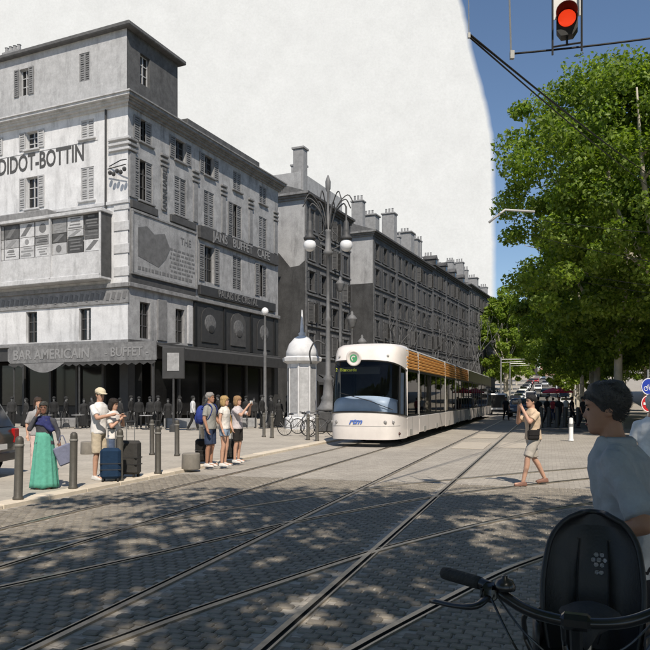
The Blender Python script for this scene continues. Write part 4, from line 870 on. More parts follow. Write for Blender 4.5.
# traffic signal hung on a frame between span wires
def signal():
    d = 8.6; c = at(567, 20, d); T = thing('traffic_light', 'hanging traffic light showing red below a white board', 'traffic light', c, -math.atan(242/700))
    hs = mat('signal_black', .02, .5); k = d/FPX
    b = MB(); b.prism([(-.115, .17), (.115, .17), (.125, .05), (.125, -.11), (.07, -.19), (-.07, -.19), (-.125, -.11), (-.125, .05)], -.02, .12); b.build('housing', hs, T)
    lens = MB(); lens.ell((0, -.03, .01), (.105, .03, .105), 20); lens.build('red_lens', emit('red_lens', (1.0, .06, .015), .75), T, smooth=True)
    b = MB(); b.rings([[(r_*math.cos(a), y, .01+r_*math.sin(a)) for a in [R(-20)+R(220)*i/16 for i in range(17)]] for r_, y in ((.115, 0), (.122, -.2), (.128, -.2), (.122, 0))], cap=False, closed=False); b.build('visor', mat('visor_dark_red', (.07, .012, .01), .6), T)
    fr = MB()
    for x in (-.17, .17): fr.tube([(x, .05, -.38), (x, .05, 1.2)], .014, 6)
    fr.tube([(-.17, .05, -.28), (.17, .05, -.28)], .012, 6); fr.tube([(0, .06, -.28), (0, .06, -.18)], .016, 6); fr.build('hanger_frame', black_metal, T)
    MB().box((0, .13, .27), (.33, .012, .36), b=.004).build('white_board', white_paint, T)
    b = MB(); b.box((-.02, .055, .185), (.1, .008, .018)); b.prism([(.02, .215), (.07, .185), (.02, .155)], .05, .06); b.build('arrow_plate', hs, T)
    MB().tube([(.17, .05, -.38), (.19, .04, -.42), (.15, .03, -.45), (.08, .04, -.44)], .005, 5).build('loose_wire', black_metal, T)
signal()
def wire(a, b, sag, r, label, n=16, name='span_wire'):
    pts = [Vector(a).lerp(Vector(b), i/n)-Vector((0, 0, sag*4*(i/n)*(1-i/n))) for i in range(n+1)]
    o = MB().tube(pts, r, 5).build(name, mat('cable_black', .015, .6), smooth=True); tag(o, label, 'wire', 'overhead wires on the right'); return o
tree1 = st(4.3, 31.6)
wire(at(510, 54, 8.9), at(760, 22, 8.2), .03, .013, 'span wire on which the hanging traffic light is fixed')
wire(at(469, 34, 8.4), tree1+Vector((0, -.2, 10.5)), .1, .016, 'thick cable running down into the largest plane tree, upper strand')
wire(at(469, 36.5, 8.4), tree1+Vector((.1, -.2, 9.9)), .1, .012, 'thick cable running down into the largest plane tree, lower strand')
hr2 = MB(); hr2.tube([at(468, -70, 8.4), at(469, 37, 8.4)], .006, 6); hr2.box(at(469, 35.5, 8.4), (.03, .03, .06)); o = hr2.build('wire_hanger', grey_steel); tag(o, 'thin vertical hanger holding the thick cable at the edge of the pale sky', 'wire hanger')
hr_ = MB(); hr_.tube([at(508, -60, 8.9), at(511, 56, 8.9)], .012, 6); hr_.box(at(512, 55, 8.9), (.05, .05, .1)); o = hr_.build('wire_hanger', grey_steel); tag(o, 'thin vertical steel hanger holding the span wire, left of the traffic light', 'wire hanger')
for i, (a, b, s, lb) in enumerate(((at(497, 213, 26), at(700, 236, 20), .1, 'thin wire across the crown starting at the insulated bracket'), (at(520, 232, 30), at(690, 268, 22), .1, 'thin wire through the middle of the large crown'), (at(515, 262, 36), at(700, 292, 22), .1, 'upper of two close thin wires low across the crown'), (at(515, 268, 36), at(700, 300, 22), .1, 'lower of two close thin wires low across the crown'), (at(522, 309, 45), at(690, 290, 26), .1, 'thin wire rising to the right below the crown'))):
    wire(a, b, s, .009, lb)
for px, py, d, lb in ((497, 213, 26, 'insulated wire bracket at the left edge of the large crown'), (520, 306, 45, 'small pale wire insulator low at the crown edge')):
    b = MB(); p = at(px, py, d); b.tube([p+Vector((-.3, 0, -.35)), p+Vector((.3, 0, .12)), p+Vector((1.4, 0, .05))], .045, 7); o = b.build('wire_bracket', mat('insulator_grey', (.45, .44, .42), .5), smooth=True); tag(o, lb, 'wire bracket')
# catenary masts far left of the carriageway
for i, (px, d) in enumerate(((501, 88), (510, 112))):
    p = at(px, HORIZ, d); T = thing('catenary_mast', ['nearer grey catenary mast with a horizontal arm beyond the tram', 'farther grey catenary mast with a horizontal arm beyond the tram'][i], 'mast', (p.x, p.y, hill(d/CS))); MB().lathe([(.14, 0), (.09, 6.8)], seg=8).build('mast', grey_steel, T); b = MB(); b.tube([(0, 0, 6.5), (3.2, -.3, 6.5)], .07, 6); b.tube([(0, 0, 6.1), (3.0, -.3, 6.25)], .04, 6); b.build('arm', grey_steel, T)
# road signs
def signs():
    p = at(648.5, HORIZ, 17.2); T = thing('road_sign', 'round blue sign above a round red no-entry sign, right edge', 'road sign', (p.x, p.y, 0), R(-6))
    MB().tube([(0, .04, 0), (0, .04, 2.35)], .03, 8).build('post', grey_steel, T)
    def disc(name, z, m):
        o = MB().lathe([(0, -.01), (.205, -.01), (.21, 0), (.205, .012), (0, .012)], seg=32, M=Matrix.Rotation(R(90), 4, 'X')).build(name, m, T, loc=(0, 0, z)); b = MB(); b.rings([[((r_)*math.cos(a), -.016, r_*math.sin(a)) for a in [2*math.pi*i/32 for i in range(32)]] for r_ in (.186, .206)], cap=False); b.build('rim', white_paint, o); return o
    zb = CAMH+(HORIZ-386.5)/FPX*17.2; zr = CAMH+(HORIZ-401)/FPX*17.2
    T.scale = (.85, .85, 1); zr = min(zr, zb-.42); d1 = disc('blue_disc', zb, mat('sign_blue', (.02, .05, .36), .35, .05)); b = MB()      # white bicycle on the blue disc
    for s in (-.075, .075): b.rings([[(s+r_*math.cos(a), -.018, -.05+r_*math.sin(a)) for a in [2*math.pi*i/16 for i in range(16)]] for r_ in (.045, .06)], cap=False)
    b.tube([(-.075, -.018, -.05), (-.02, -.018, .04), (.05, -.018, .04), (0, -.018, -.05), (-.02, -.018, .04)], .008, 5); b.tube([(.075, -.018, -.05), (.045, -.018, .07), (.08, -.018, .08)], .008, 5); b.build('bicycle_symbol', white_paint, d1)
    d2 = disc('red_disc', zr, mat('sign_red', (.5, .015, .02), .35, .05)); MB().box((0, -.018, 0), (.29, .006, .06)).build('white_bar', white_paint, d2)
signs()
# ------------------------------------------------------------------ cars
tyre_m = mat('tyre', .02, .85, .1); rim_m = mat('wheel_rim', (.35, .35, .36), .35, .1, metal=.6); car_glass = mat('car_glass', .02, .06, .1, spec=.6)
hl_m = mat('car_headlight', (.7, .7, .68), .15, .05); tl_m = mat('car_tail_light', (.35, .01, .01), .25, .05)
def wheel(T, x, y, r=.31):
    me = cached(('tyre', r), lambda: MB().lathe([(r*.62, -.1), (r*.93, -.1), (r, -.06), (r, .06), (r*.93, .1), (r*.62, .1), (r*.6, 0)], seg=22, M=Matrix.Rotation(R(90), 4, 'Y'), cap=False).mesh('wheel', tyre_m, True))
    def rimf():
        b = MB(); b.lathe([(.0, -.07), (r*.62, -.075), (r*.64, .0), (r*.62, .075), (0, .07)], seg=20, M=Matrix.Rotation(R(90), 4, 'Y'), mi=1)
        for k in range(5):
            for s in (-1, 1): b.box((s*.08, 0, r*.32), (.03, .06, r*.55), 0, Matrix.Rotation(2*math.pi*k/5, 4, 'X'))
        return b.mesh('rim', [rim_m, tyre_m])
    o = inst('wheel', me, T, (x, y, r)); inst('rim', cached(('rim', r), rimf), o); return o
def car(label, pos, rz, paint, kind='hatch', group=None, lights=True):
    T = thing('parked_car' if kind != 'van' else 'van', label, 'van' if kind == 'van' else 'car', pos, rz, group); hw = .86
    if kind == 'van': low = [(-2.4, .32), (-2.45, .7), (-2.4, 1.95), (-2.3, 2.1), (1.1, 2.1), (1.35, 1.95), (1.85, 1.2), (2.35, 1.02), (2.45, .6), (2.4, .32)]; gl = [(.6, 1.2), (.6, 1.85), (1.3, 1.85), (1.72, 1.2)]; hw = .95; ws = (1.12, 2.06, 1.35, 1.95, 1.85, 1.2)
    elif kind == 'suv': low = [(-2.1, .35), (-2.15, .8), (-2.05, 1.0), (-1.75, 1.55), (-1.5, 1.64), (.35, 1.64), (.6, 1.58), (1.15, 1.08), (1.9, .98), (2.1, .8), (2.1, .35)]; gl = [(-1.7, 1.1), (-1.5, 1.52), (.4, 1.52), (.92, 1.1)]
    else: low = [(-1.9, .3), (-1.98, .65), (-1.9, .95), (-1.65, 1.38), (-1.35, 1.46), (.1, 1.46), (.4, 1.38), (1.0, .95), (1.75, .82), (1.95, .6), (1.93, .3)]; gl = [(-1.55, .98), (-1.35, 1.36), (.15, 1.36), (.75, .98)]
    zt = max(z for _, z in low); belt = .98 if kind == 'hatch' else 1.1
    b = MB(); n = len(low); rows = []
    for f_ in (-1.0, -.96, -.6, .6, .96, 1.0):
        r_ = []
        for y, z in low:
            tum = .16*max(0, (z-belt))/(zt-belt+1e-6) if z > belt else 0; edge = abs(f_) == 1.0
            yy = y*(.985 if edge else 1); zz = z-(.03 if edge and z > .5 else 0); r_.append((f_*hw*(1-tum), yy, zz))
        rows.append(r_)
    b.rings(rows); body = b.build('body', paint, T, angle=50)
    for s in (-1, 1):
        g = MB(); x0 = s*(hw+.004); tm_ = lambda z: 1-.16*max(0, (z-belt))/(zt-belt)
        pts = [(s*(hw*tm_(z)+.008), y, z) for y, z in gl]; g.add(pts, [(0, 1, 2, 3)]); g.build('side_window', car_glass, T)
        MB().box((s*(hw*tm_(1.2)+.012), (gl[0][0]+gl[2][0])/2, (gl[0][1]+gl[1][1])/2), (.02, .07, gl[1][1]-gl[0][1]+.06)).build('door_pillar', paint, T)
        MB().box((s*(hw+.01), -.35, .86), (.02, .16, .03)).build('door_handle', black_metal, T)
        MB().box((s*(hw+.10), gl[3][0]-.12, belt+.06), (.2, .1, .13), b=.03).build('mirror', black_metal, T)
        MB().box((s*hw*.72, low[-2][0]-.03, .70 if kind != 'van' else .88), (.34, .12, .14), b=.03).build('headlight', hl_m, T)
        MB().box((s*hw*.82, low[1][0]+.03, .82), (.22, .08, .3), b=.02).build('tail_light', tl_m, T)
        for y in (low[-1][0]-.72, low[0][0]+.68):
            MB().lathe([(0, -.02), (.37, -.02), (.37, .02), (0, .02)], (0, 0, 0), 20, M=Matrix.Translation((s*(hw-.012), y, .33)) @ Matrix.Rotation(R(90), 4, 'Y')).build('wheel_arch', tyre_m, T); wheel(T, s*(hw-.08), y)
    k = [i for i, p in enumerate(low) if p[1] == zt][-1]
    def scr(i, j, nm):
        (ya, za), (yb, zb) = low[i], low[j]; d = Vector((0, zb-za, ya-yb)).normalized()*(-.01 if yb > ya else .01); g = MB(); d = Vector((0, math.copysign(.012, ya), .012))
        g.add([Vector((s*hw*w_, y, z))+d for s, w_, y, z in ((-1, .74, ya, za), (1, .74, ya, za), (1, .84, yb, zb), (-1, .84, yb, zb))], [(0, 1, 2, 3)]); g.build(nm, car_glass, T)
    up = [i for i, p in enumerate(low) if p[0] > 0 and p[1] > belt-.08]
    i_top = [i for i, p in enumerate(low) if p[1] > zt-.2 and p[0] > -.2][-1]; scr(i_top, i_top+1, 'windscreen')
    j_top = [i for i, p in enumerate(low) if p[1] > zt-.2 and p[0] < 0][0]; scr(j_top, j_top-1, 'rear_window')
    MB().box((0, low[-1][0]+.02, .42), (1.5, .1, .2), b=.04).build('bumper', black_metal, T); MB().box((0, low[0][0]-.01, .42), (1.5, .1, .2), b=.04).build('bumper', black_metal, T)
    MB().box((0, low[0][0]-.07, .62), (.5, .02, .11)).build('number_plate', white_paint, T)
    return T
cw = mat('car_white', (.75, .75, .74), .25, .03, coat=.6); cd = mat('car_dark', (.02, .022, .026), .25, .1, coat=.6); cs = mat('car_silver', (.38, .39, .4), .3, .05, metal=.4, coat=.4); cr = mat('car_red', (.35, .02, .02), .3, .05, coat=.5); cbk = mat('car_olive_black', (.03, .032, .026), .3, .15, coat=.5)
# car at the left edge, tail towards us
p = gp(-52, 481, Z)
T = car('dark car with blue stripes cut by the left edge', (p.x-1.35, p.y+.5, Z), R(88), cbk, 'suv')
sb = mat('stripe_blue', (.05, .09, .5), .4, .05)
for s in (1, -1):
    for z in (.98, .80): MB().box((s*.874, -1.3, z), (.008, 1.4, .05)).build('blue_stripe', sb, T)
    MB().box((s*.874, -.45, .85), (.008, .5, .34)).build('yellow_green_panel', mat('hi_vis_green', (.45, .85, .08), .5, .05), T)
GC = 'vehicles up the boulevard'
for px, d, kd, pt_, lb, rz in ((499, 70, 'van', cw, 'white van beyond the rear end of the tram', 0), (503, 92, 'hatch', cw, 'white car following the white van beyond the tram', 0), (520, 62, 'suv', cd, 'dark car behind the head of the man with the camera', 180), (531, 112, 'van', cw, 'pale van up the boulevard under the trees', 180),
    (533, 86, 'hatch', cs, 'silver car up the boulevard behind the dark car', 180), (545, 135, 'hatch', cd, 'dark small car on the rising part of the boulevard', 180), (538, 160, 'hatch', cw, 'white small car high on the rising boulevard', 180), (545, 185, 'suv', cs, 'silver car highest but two on the rising boulevard', 180), (536, 215, 'hatch', cr, 'red car high up the hill', 180), (543, 250, 'suv', cw, 'white car farthest up the hill', 180)):
    q = at(px, HORIZ, d); t = q.x*SN+q.y*CS; car(lb, (q.x, q.y, hill(t)), -TH+R(rz), pt_, kd, GC)
ccs = [o for o in bpy.data.objects if o.parent is None and o.get('group') == GC and 'car' in o.name]
rg = random.Random(6)
for side, l in ((0, -4.9), (1, 2.5)):
    for k in range(9):
        t = 112+k*13+rg.uniform(-2, 2); c = copy_tree(rg.choice(ccs)); c.location = st(l, t, hill(t)); c.rotation_euler = (math.atan(.052), 0, -TH+R(180))
        c['label'] = '%s car uphill in the line parked on the %s kerb of the rising boulevard' % ((['first']+names+['ninth'])[k], ['left', 'right'][side])
        c['group'] = ['cars parked on the left of the hill', 'cars parked on the right of the hill'][side]
# red parasols and far houses
par_r = mat('parasol_red', (.55, .03, .08), .7, .1)
for i, (px, d) in enumerate(((553, 98), (562, 93))):
    q = at(px, HORIZ, d); T = thing('parasol', ['red cafe parasol left of another under the right-hand trees', 'red cafe parasol nearest under the right-hand trees'][i], 'parasol', (q.x, q.y, 0), 0, 'red cafe parasols'); MB().lathe([(1.5, 2.5), (1.55, 2.35), (1.5, 2.5), (.8, 2.85), (0.02, 3.1)], seg=8, cap=False).build('canopy', par_r, T); MB().lathe([(.25, 0), (.25, .06), (.03, .08), (.025, 3.0)], seg=8).build('pole', grey_steel, T)
def far_house(label, l, t, w_, dp, h, col, rows, cols):
    T = thing('far_house', label, 'building', st(l, t, hill(t)), -TH, 'houses along the far end and right side of the boulevard'); m = mat('far_render_%.2f%.2f' % (col[0], col[2]), col, .9, .1, .5, stain=.2)
    MB().box((0, dp/2, h/2-2), (w_, dp, h+4)).build('wall', m, T); MB().add([(-w_/2-.3, -.3, h), (w_/2+.3, -.3, h), (w_/2+.3, dp+.3, h), (-w_/2-.3, dp+.3, h), (0, -.3, h+2.2), (0, dp+.3, h+2.2)], [(0, 4, 5, 3), (1, 2, 5, 4), (0, 1, 4), (2, 3, 5)]).build('roof', mat('far_roof_tile', (.30, .15, .09), .9, .2), T)
    fm = cached('farwin', lambda: MB().box((0, 0, 0), (1.2, .1, 2.0)).mesh('window', old_glass))
    for c in range(cols):
        for r_ in range(rows): o = inst('window', fm, T, (-w_/2+w_*(c+.5)/cols, -.02, 2.5+r_*3.5))
    for s in (-1, 1):
        for c in range(4):
            for r_ in range(rows): inst('window', fm, T, (s*w_/2, dp*(c+.5)/4, 2.5+r_*3.5), (0, 0, R(90)))
far_house('pink house closing the boulevard at the top of the hill', 2.5, 330, 12, 14, 17, (.48, .30, .24), 5, 3)
far_house('cream house left of the pink one on the hill', -10.5, 345, 11, 14, 13, (.55, .45, .33), 4, 3)
far_house('ochre house on the right side of the hill behind the trees', 15, 290, 12, 14, 18, (.50, .36, .22), 5, 3)
far_house('pale house on the left side of the hill behind the trees', -19, 280, 14, 16, 19, (.5, .45, .40), 5, 4)
for i, (t, ln, h, c) in enumerate(((22, 22, 17, (.42, .36, .27)), (45, 24, 18.5, (.46, .38, .30)), (70, 26, 17.5, (.40, .35, .29)), (97, 26, 18, (.45, .40, .32)), (124, 28, 17, (.42, .34, .26)))):
    far_house(['cream', 'ochre-grey', 'stone-grey', 'pale beige', 'tan'][i]+' apartment house behind the right-hand tree rows, %s from the right edge' % (['first']+names)[i], 27, t, 14, ln, h, c, 4, 3)
# ------------------------------------------------------------------ bicycle with a child seat in the foreground
def bicycle():
    T = thing('bicycle', 'dark city bicycle with child seat and curved handlebar in the foreground', 'bicycle', (.645, 1.80, 0), R(-23.5))
    bm_ = mat('bike_black', (.012, .012, .013), .28, .2, 20, coat=.4); gripm = mat('grip_rubber', .022, .75, .2, 30, .3, 120); chrome = mat('bike_steel', (.35, .34, .33), .25, .1, metal=.9)
    sh = mat('seat_shell_plastic', (.022, .022, .024), .42, .15, 12, .08, 90); cush = mat('seat_padding', (.028, .028, .03), .85, .2, 14, .2, 80)
    C = Vector((0, 0, 1.075)); hb = catmull([(-.37, .12, 1.135), (-.24, .055, 1.13), (-.13, .01, 1.09), (-.045, 0, 1.075), (.045, 0, 1.075), (.13, .01, 1.09), (.24, .055, 1.13), (.37, .12, 1.135)], 6)
    b = MB(); b.tube(hb, .0150, 12); H = b.build('handlebar', bm_, T, smooth=True)
    for s in (-1, 1):
        g = MB(); pts = [Vector((s*x, y, z)) for x, y, z in ((.255, .062, 1.131), (.27, .07, 1.132), (.36, .115, 1.135), (.375, .123, 1.135))]; g.tube(pts, [.0175, .0185, .019, .0175], 12); g.build('grip', gripm, H, smooth=True)
        g = MB(); g.box((s*.225, .03, 1.118), (.045, .05, .05), b=.012); g.tube(catmull([(s*.225, .01, 1.11), (s*.25, -.035, 1.095), (s*.31, -.02, 1.085), (s*.385, .02, 1.08)], 5), [.011]*8+[.009]*7+[.010], 8, flat=.75); g.build('brake_lever', bm_, H, smooth=True)
        g = MB(); g.tube(catmull([(s*.215, .0, 1.11), (s*.15, -.06, 1.02), (s*.09, -.05, .93), (s*.03, -.03, .82)], 6), .0035, 6); g.build('cable', bm_, H)
        g = MB(); g.tube(catmull([(s*.2, .0, 1.12), (s*.13, -.04, 1.05), (s*.05, -.05, .98), (0, -.03, .85)], 6), .003, 6); g.build('cable', bm_, H)
    g = MB(); g.lathe([(.0, 0), (.028, 0), (.03, .01), (.022, .026), (.008, .032), (.008, .038), (0, .04)], (-.185, .035, 1.128), 16); g.build('bell', bm_, H, smooth=True)
    g = MB(); g.box((.0, .0, 1.075), (.08, .045, .042), b=.012); g.tube([(0, 0, 1.06), (0, .02, 1.0), (0, .045, .90)], [.017, .016, .018], 10)
    for x in (-.03, -.012, .012, .03): g.lathe([(.0165, -.003), (.0175, 0), (.0165, .003)], (0, 0, 0), 12, M=Matrix.Translation((x, 0, 1.075)) @ Matrix.Rotation(R(90), 4, 'Y'))
    g.build('stem', bm_, T, smooth=False)
    head = Vector((0, .05, .86)); hd = Vector((0, -.02, .68)); bb = Vector((0, .50, .30)); seat = Vector((0, .62, .88)); ax = Vector((0, 1.02, .34)); fa = Vector((0, -.14, .34))
    g = MB(); g.tube([Vector((0, .045, .92)), hd], .02, 10); g.tube([hd+Vector((0, 0, .04)), Vector((0, .25, .36)), bb], .02, 10); g.tube([head+Vector((0, 0, -.08)), Vector((0, .3, .45)), Vector((0, .54, .42))], .016, 10); g.tube([bb, Vector((0, .60, .76))], .018, 10)
    for s in (-1, 1): g.tube([bb+Vector((s*.03, 0, 0)), ax+Vector((s*.065, 0, 0))], .01, 8); g.tube([Vector((s*.02, .585, .7)), ax+Vector((s*.065, 0, 0))], .009, 8)
    g.build('frame', bm_, T, smooth=True)
    g = MB()
    for s in (-1, 1): g.tube([hd+Vector((s*.01, 0, .02)), hd+Vector((s*.055, -.01, -.03)), fa+Vector((s*.055, 0, 0))], .012, 8)
    g.build('fork', bm_, T, smooth=True)
    for c, nm in ((fa, 'wheel'), (ax, 'wheel')):
        g = MB(); g.rings([[Vector((0+.018*math.cos(q), c.y+(.325+.018*math.sin(q))*math.cos(a), c.z+(.325+.018*math.sin(q))*math.sin(a))) for q in [2*math.pi*k/8 for k in range(8)]] for a in [2*math.pi*i/40 for i in range(41)]], cap=False); w_ = g.build('wheel', tyre_m, T, smooth=True)
        g = MB(); g.rings([[Vector((x, c.y+r_*math.cos(a), c.z+r_*math.sin(a))) for x, r_ in ((-.012, .312), (.012, .312), (.01, .298), (-.01, .298))] for a in [2*math.pi*i/40 for i in range(41)]], cap=False); g.build('rim', chrome, w_)
        g = MB()
        for i in range(28):
            a = 2*math.pi*i/28; g.tube([(.02*(-1)**i, c.y+.03*math.cos(a+.6), c.z+.03*math.sin(a+.6)), (0, c.y+.3*math.cos(a), c.z+.3*math.sin(a))], .0012, 4)
        g.lathe([(.02, -.04), (.02, .04)], (0, 0, 0), 10, M=Matrix.Translation(c) @ Matrix.Rotation(R(90), 4, 'Y')); g.build('spokes', chrome, w_)
    for c, a0, a1 in ((fa, 10, 150), (ax, 20, 190)):
        g = MB(); g.rings([[Vector((x, c.y+(.365+.012*(1-(x/.03)**2))*math.cos(R(a)), c.z+(.365+.012*(1-(x/.03)**2))*math.sin(R(a)))) for x in (-.03, -.015, 0, .015, .03)] for a in [a0+(a1-a0)*i/16 for i in range(17)]], cap=False, closed=False); g.build('mudguard', bm_, T, smooth=True)
    g = MB(); g.tube([Vector((0, .595, .72)), Vector((0, .615, .87))], .013, 8); g.build('seat_post', chrome, T)
    g = MB(); g.rings([[(w_*math.cos(q), y, .885+zz+ (.035*math.sin(q) if math.sin(q) > 0 else .03*math.sin(q))) for q in [2*math.pi*k/14 for k in range(14)]] for y, w_, zz in ((.47, .012, -.01), (.49, .025, .0), (.56, .035, 0), (.64, .085, .005), (.70, .105, .012), (.735, .085, .012), (.75, .03, .01))]); g.build('saddle', cush, T, smooth=True)
    # child seat: curved shell with raised sides, holes, cushion and straps
    nu, nv = 150, 190; z0, z1 = .70, 1.205; V = []; Fc = []
    def hw(v): return .86*(.168+.035*math.sin(math.pi*min(1, v*1.1))) * (1 if v < .72 else max(.0, 1-((v-.72)/.285)**2.6)**.45)
    for j in range(nv+1):
        v = j/nv; h = max(.05, hw(v))
        for i in range(nu+1):
            u = -1+2*i/nu; V.append((h*u, .93+.10*v-.125*abs(u)**2.6*(1-.55*v)-.03*math.sin(math.pi*v)+(-.03*max(0, v-.9)*10*.3), z0+(z1-z0)*v))
    hole = lambda u, v: any((u*.17-cx)**2+((v*(z1-z0)+z0)-cz)**2 < rr_**2 for cx, cz, rr_ in HL)
    cz0 = 1.03; HL = [(.02+.021*math.cos(a), cz0+.021*math.sin(a), .0085) for a in [2*math.pi*k/6 for k in range(6)]]+[(.02, cz0, .009), (.012, .985, .008), (.028, .985, .008)]
    for j in range(nv):
        for i in range(nu):
            u, v = -1+2*(i+.5)/nu, (j+.5)/nv
            if hole(u, v): continue
            a = j*(nu+1)+i; Fc.append((a, a+1, a+nu+2, a+nu+1))
    g = MB(); g.add(V, Fc); S = g.build('child_seat', sh, T, smooth=True); md = S.modifiers.new('shell', 'SOLIDIFY'); md.thickness = .012; md.offset = 0
    g = MB(); edge = [Vector(V[j*(nu+1)]) for j in range(nv+1)]+[Vector(V[nv*(nu+1)+i]) for i in range(nu+1)]+[Vector(V[j*(nu+1)+nu]) for j in range(nv, -1, -1)]; g.tube(edge[::8], .011, 8); g.build('shell_rim', sh, S, smooth=True)
    g = MB(); g.rings([[(x*.17, y, .70+.04*abs(x)**3) for x in [-1+.2*k for k in range(11)]] for y in (.62, .66, .78, .9, .94)], cap=False, closed=False); q = g.build('seat_pan', sh, S, smooth=True); q.modifiers.new('s', 'SOLIDIFY').thickness = .03
    for s in (-1, 1):
        g = MB(); g.rings([[(s*(.17+.03*math.sin(math.pi*k/6)), .92-.3*k/6, z) for k in range(7)] for z in (.72, .80, .86-.0)], cap=False, closed=False); q = g.build('side_wing', sh, S, smooth=True); q.modifiers.new('s', 'SOLIDIFY').thickness = .012
        g = MB(); g.tube(catmull([(s*.05, .985, 1.10), (s*.055, .93, .98), (s*.05, .90, .85), (s*.02, .84, .75)], 5), .014, 6, flat=.25); g.build('harness_strap', cush, S)
        g = MB(); g.box((s*.06, .985, 1.10), (.03, .012, .014)); g.build('strap_slot', black_metal, S)
        g = MB(); g.tube(catmull([(s*.15, .84, .72), (s*.17, .72, .5), (s*.14, .66, .36), (s*.10, .62, .34)], 5), .022, 8); g.build('leg_rest', sh, S, smooth=True)
    g = MB(); g.tube(catmull([(-.04, .62, .60), (-.06, .78, .66), (-.06, 1.0, .69), (.06, 1.0, .69), (.06, .78, .66), (.04, .62, .6)], 5), .008, 7); g.build('carrier_bracket', chrome, S)
    # basket rail beside the stem
    g = MB(); g.tube(catmull([(-.16, .26, .93), (-.15, .20, 1.02), (-.06, .20, 1.02), (-.05, .28, .92)], 4), .008, 7); g.tube([(-.16, .26, .93), (-.1, .40, .70)], .008, 7); g.tube([(-.05, .28, .92), (-.03, .42, .70)], .008, 7); g.build('carrier_hoop', bm_, T, smooth=True)
    for s in (-1, 1): g = MB(); g.tube([(s*.02, .5, .3), (s*.09, .5, .3), (s*.095, .5+s*.15, .3+s*.03)], .011, 8); g.box((s*.14, .5+s*.15, .3+s*.03), (.09, .07, .02), b=.006); g.build('pedal', bm_, T)
    g = MB(); g.tube([(.06, .46, .3), (.16, .42, .01)], .01, 7); g.build('kickstand', chrome, T)
bicycle()
def parked_bike(px, py, rz, lb):
    T = thing('parked_bicycle', lb, 'bicycle', gp(px, py, Z), rz, 'bicycles parked by the advertising column'); bm_ = MATS['bike_black']
    for y in (-.52, .52):
        g = MB(); g.rings([[Vector((.02*math.cos(q), y+(.33+.02*math.sin(q))*math.cos(a), .35+(.33+.02*math.sin(q))*math.sin(a))) for q in [2*math.pi*k/5 for k in range(5)]] for a in [2*math.pi*i/20 for i in range(21)]], cap=False); w_ = g.build('wheel', tyre_m, T); g = MB()
        for i in range(8): a = math.pi*i/8; g.tube([(0, y-.32*math.cos(a), .35-.32*math.sin(a)), (0, y+.32*math.cos(a), .35+.32*math.sin(a))], .004, 4)
        g.build('spokes', MATS['bike_steel'], w_)
    g = MB(); g.tube([(0, .52, .35), (0, .1, .35), (0, .2, .85), (0, -.35, .8), (0, .1, .35)], .018, 6); g.tube([(0, .52, .35), (0, .2, .8)], .014, 6); g.tube([(0, -.52, .35), (0, -.35, .98)], .018, 6); g.build('frame', mat('bike_grey_frame', .12, .4, .2), T)
    g = MB(); g.tube([(-.28, -.28, 1.03), (-.1, -.36, 1.0), (.1, -.36, 1.0), (.28, -.28, 1.03)], .014, 6); g.build('handlebar', bm_, T); g = MB(); g.ell((0, .22, .92), (.08, .14, .04), 10); g.build('saddle', bm_, T)
parked_bike(296, 436, R(70), 'parked bicycle left of its neighbour, beside the tram front'); parked_bike(322, 437, R(95), 'parked bicycle right against the tram front'); parked_bike(309, 434, R(80), 'parked bicycle half hidden between two others')
# ------------------------------------------------------------------ people
def remesh(mb, vox, sm, name, m, smooth_fac=.5):
    me = mb.mesh('tmp', m); o = bpy.data.objects.new('tmp', me)
    r = o.modifiers.new('r', 'REMESH'); r.mode = 'VOXEL'; r.voxel_size = vox; r.use_smooth_shade = True
    s = o.modifiers.new('s', 'SMOOTH'); s.iterations = sm; s.factor = smooth_fac
    out = baked(o)
    bpy.data.objects.remove(o); bpy.data.meshes.remove(me); out.name = name; out.materials.clear(); out.materials.append(m); out.polygons.foreach_set('use_smooth', [True]*len(out.polygons)); return out
def cap(mb, a, b, ra, rb, seg=10, round_=True):
    a, b = Vector(a), Vector(b); d = (b-a).normalized()
    if round_: mb.tube([a-d*ra*.9, a-d*ra*.55, a, a.lerp(b, .5), b, b+d*rb*.55, b+d*rb*.9], [ra*.35, ra*.83, ra, (ra+rb)/2, rb, rb*.83, rb*.35], seg)
    else: mb.tube([a, a.lerp(b, .5), b], [ra, (ra+rb)/2, rb], seg)
HEAD = [(-.119, .016, -.074, -.036), (-.108, .036, -.086, -.015), (-.088, .050, -.090, .018), (-.062, .058, -.089, .05), (-.035, .064, -.088, .074), (-.010, .069, -.085, .088), (.010, .071, -.083, .096), (.030, .0735, -.090, .101), (.06, .074, -.087, .102), (.085, .067, -.073, .091), (.104, .051, -.046, .069), (.116, .026, -.012, .036), (.119, .006, .006, .018)]
def headpt(q, z, off):
    for (z0, w0, f0, b0), (z1, w1, f1, b1) in zip(HEAD, HEAD[1:]):
        if z <= z1 or z1 == HEAD[-1][0]: break
    t = min(1, max(0, (z-z0)/(z1-z0))); w_, f_, b_ = w0+(w1-w0)*t, f0+(f1-f0)*t, b0+(b1-b0)*t; cy = (f_+b_)/2; ry = (b_-f_)/2
    c, s_ = math.cos(q), math.sin(q); p = .86
    x = math.copysign(abs(c)**p, c)*(w_+off); y = cy+math.copysign(abs(s_)**p, s_)*(ry+off)
    return Vector((x, y, z+(off if z > .1 else 0)))
def hair_loft(b, nm, front, off, low=-.03):
    zl = lambda q: front if math.sin(q) < -.72 else front-(front-low)*(math.sin(q)+.72)/.45 if math.sin(q) < -.27 else low-.05*(math.sin(q)+.27)
    b.rings([[nm @ headpt(2*math.pi*i/40, zl(2*math.pi*i/40), -.02) for i in range(40)]]+[[nm @ headpt(q, zl(q)+(.118-zl(q))*(k/10)**.8, off) for q in [2*math.pi*i/40 for i in range(40)]] for k in range(11)])
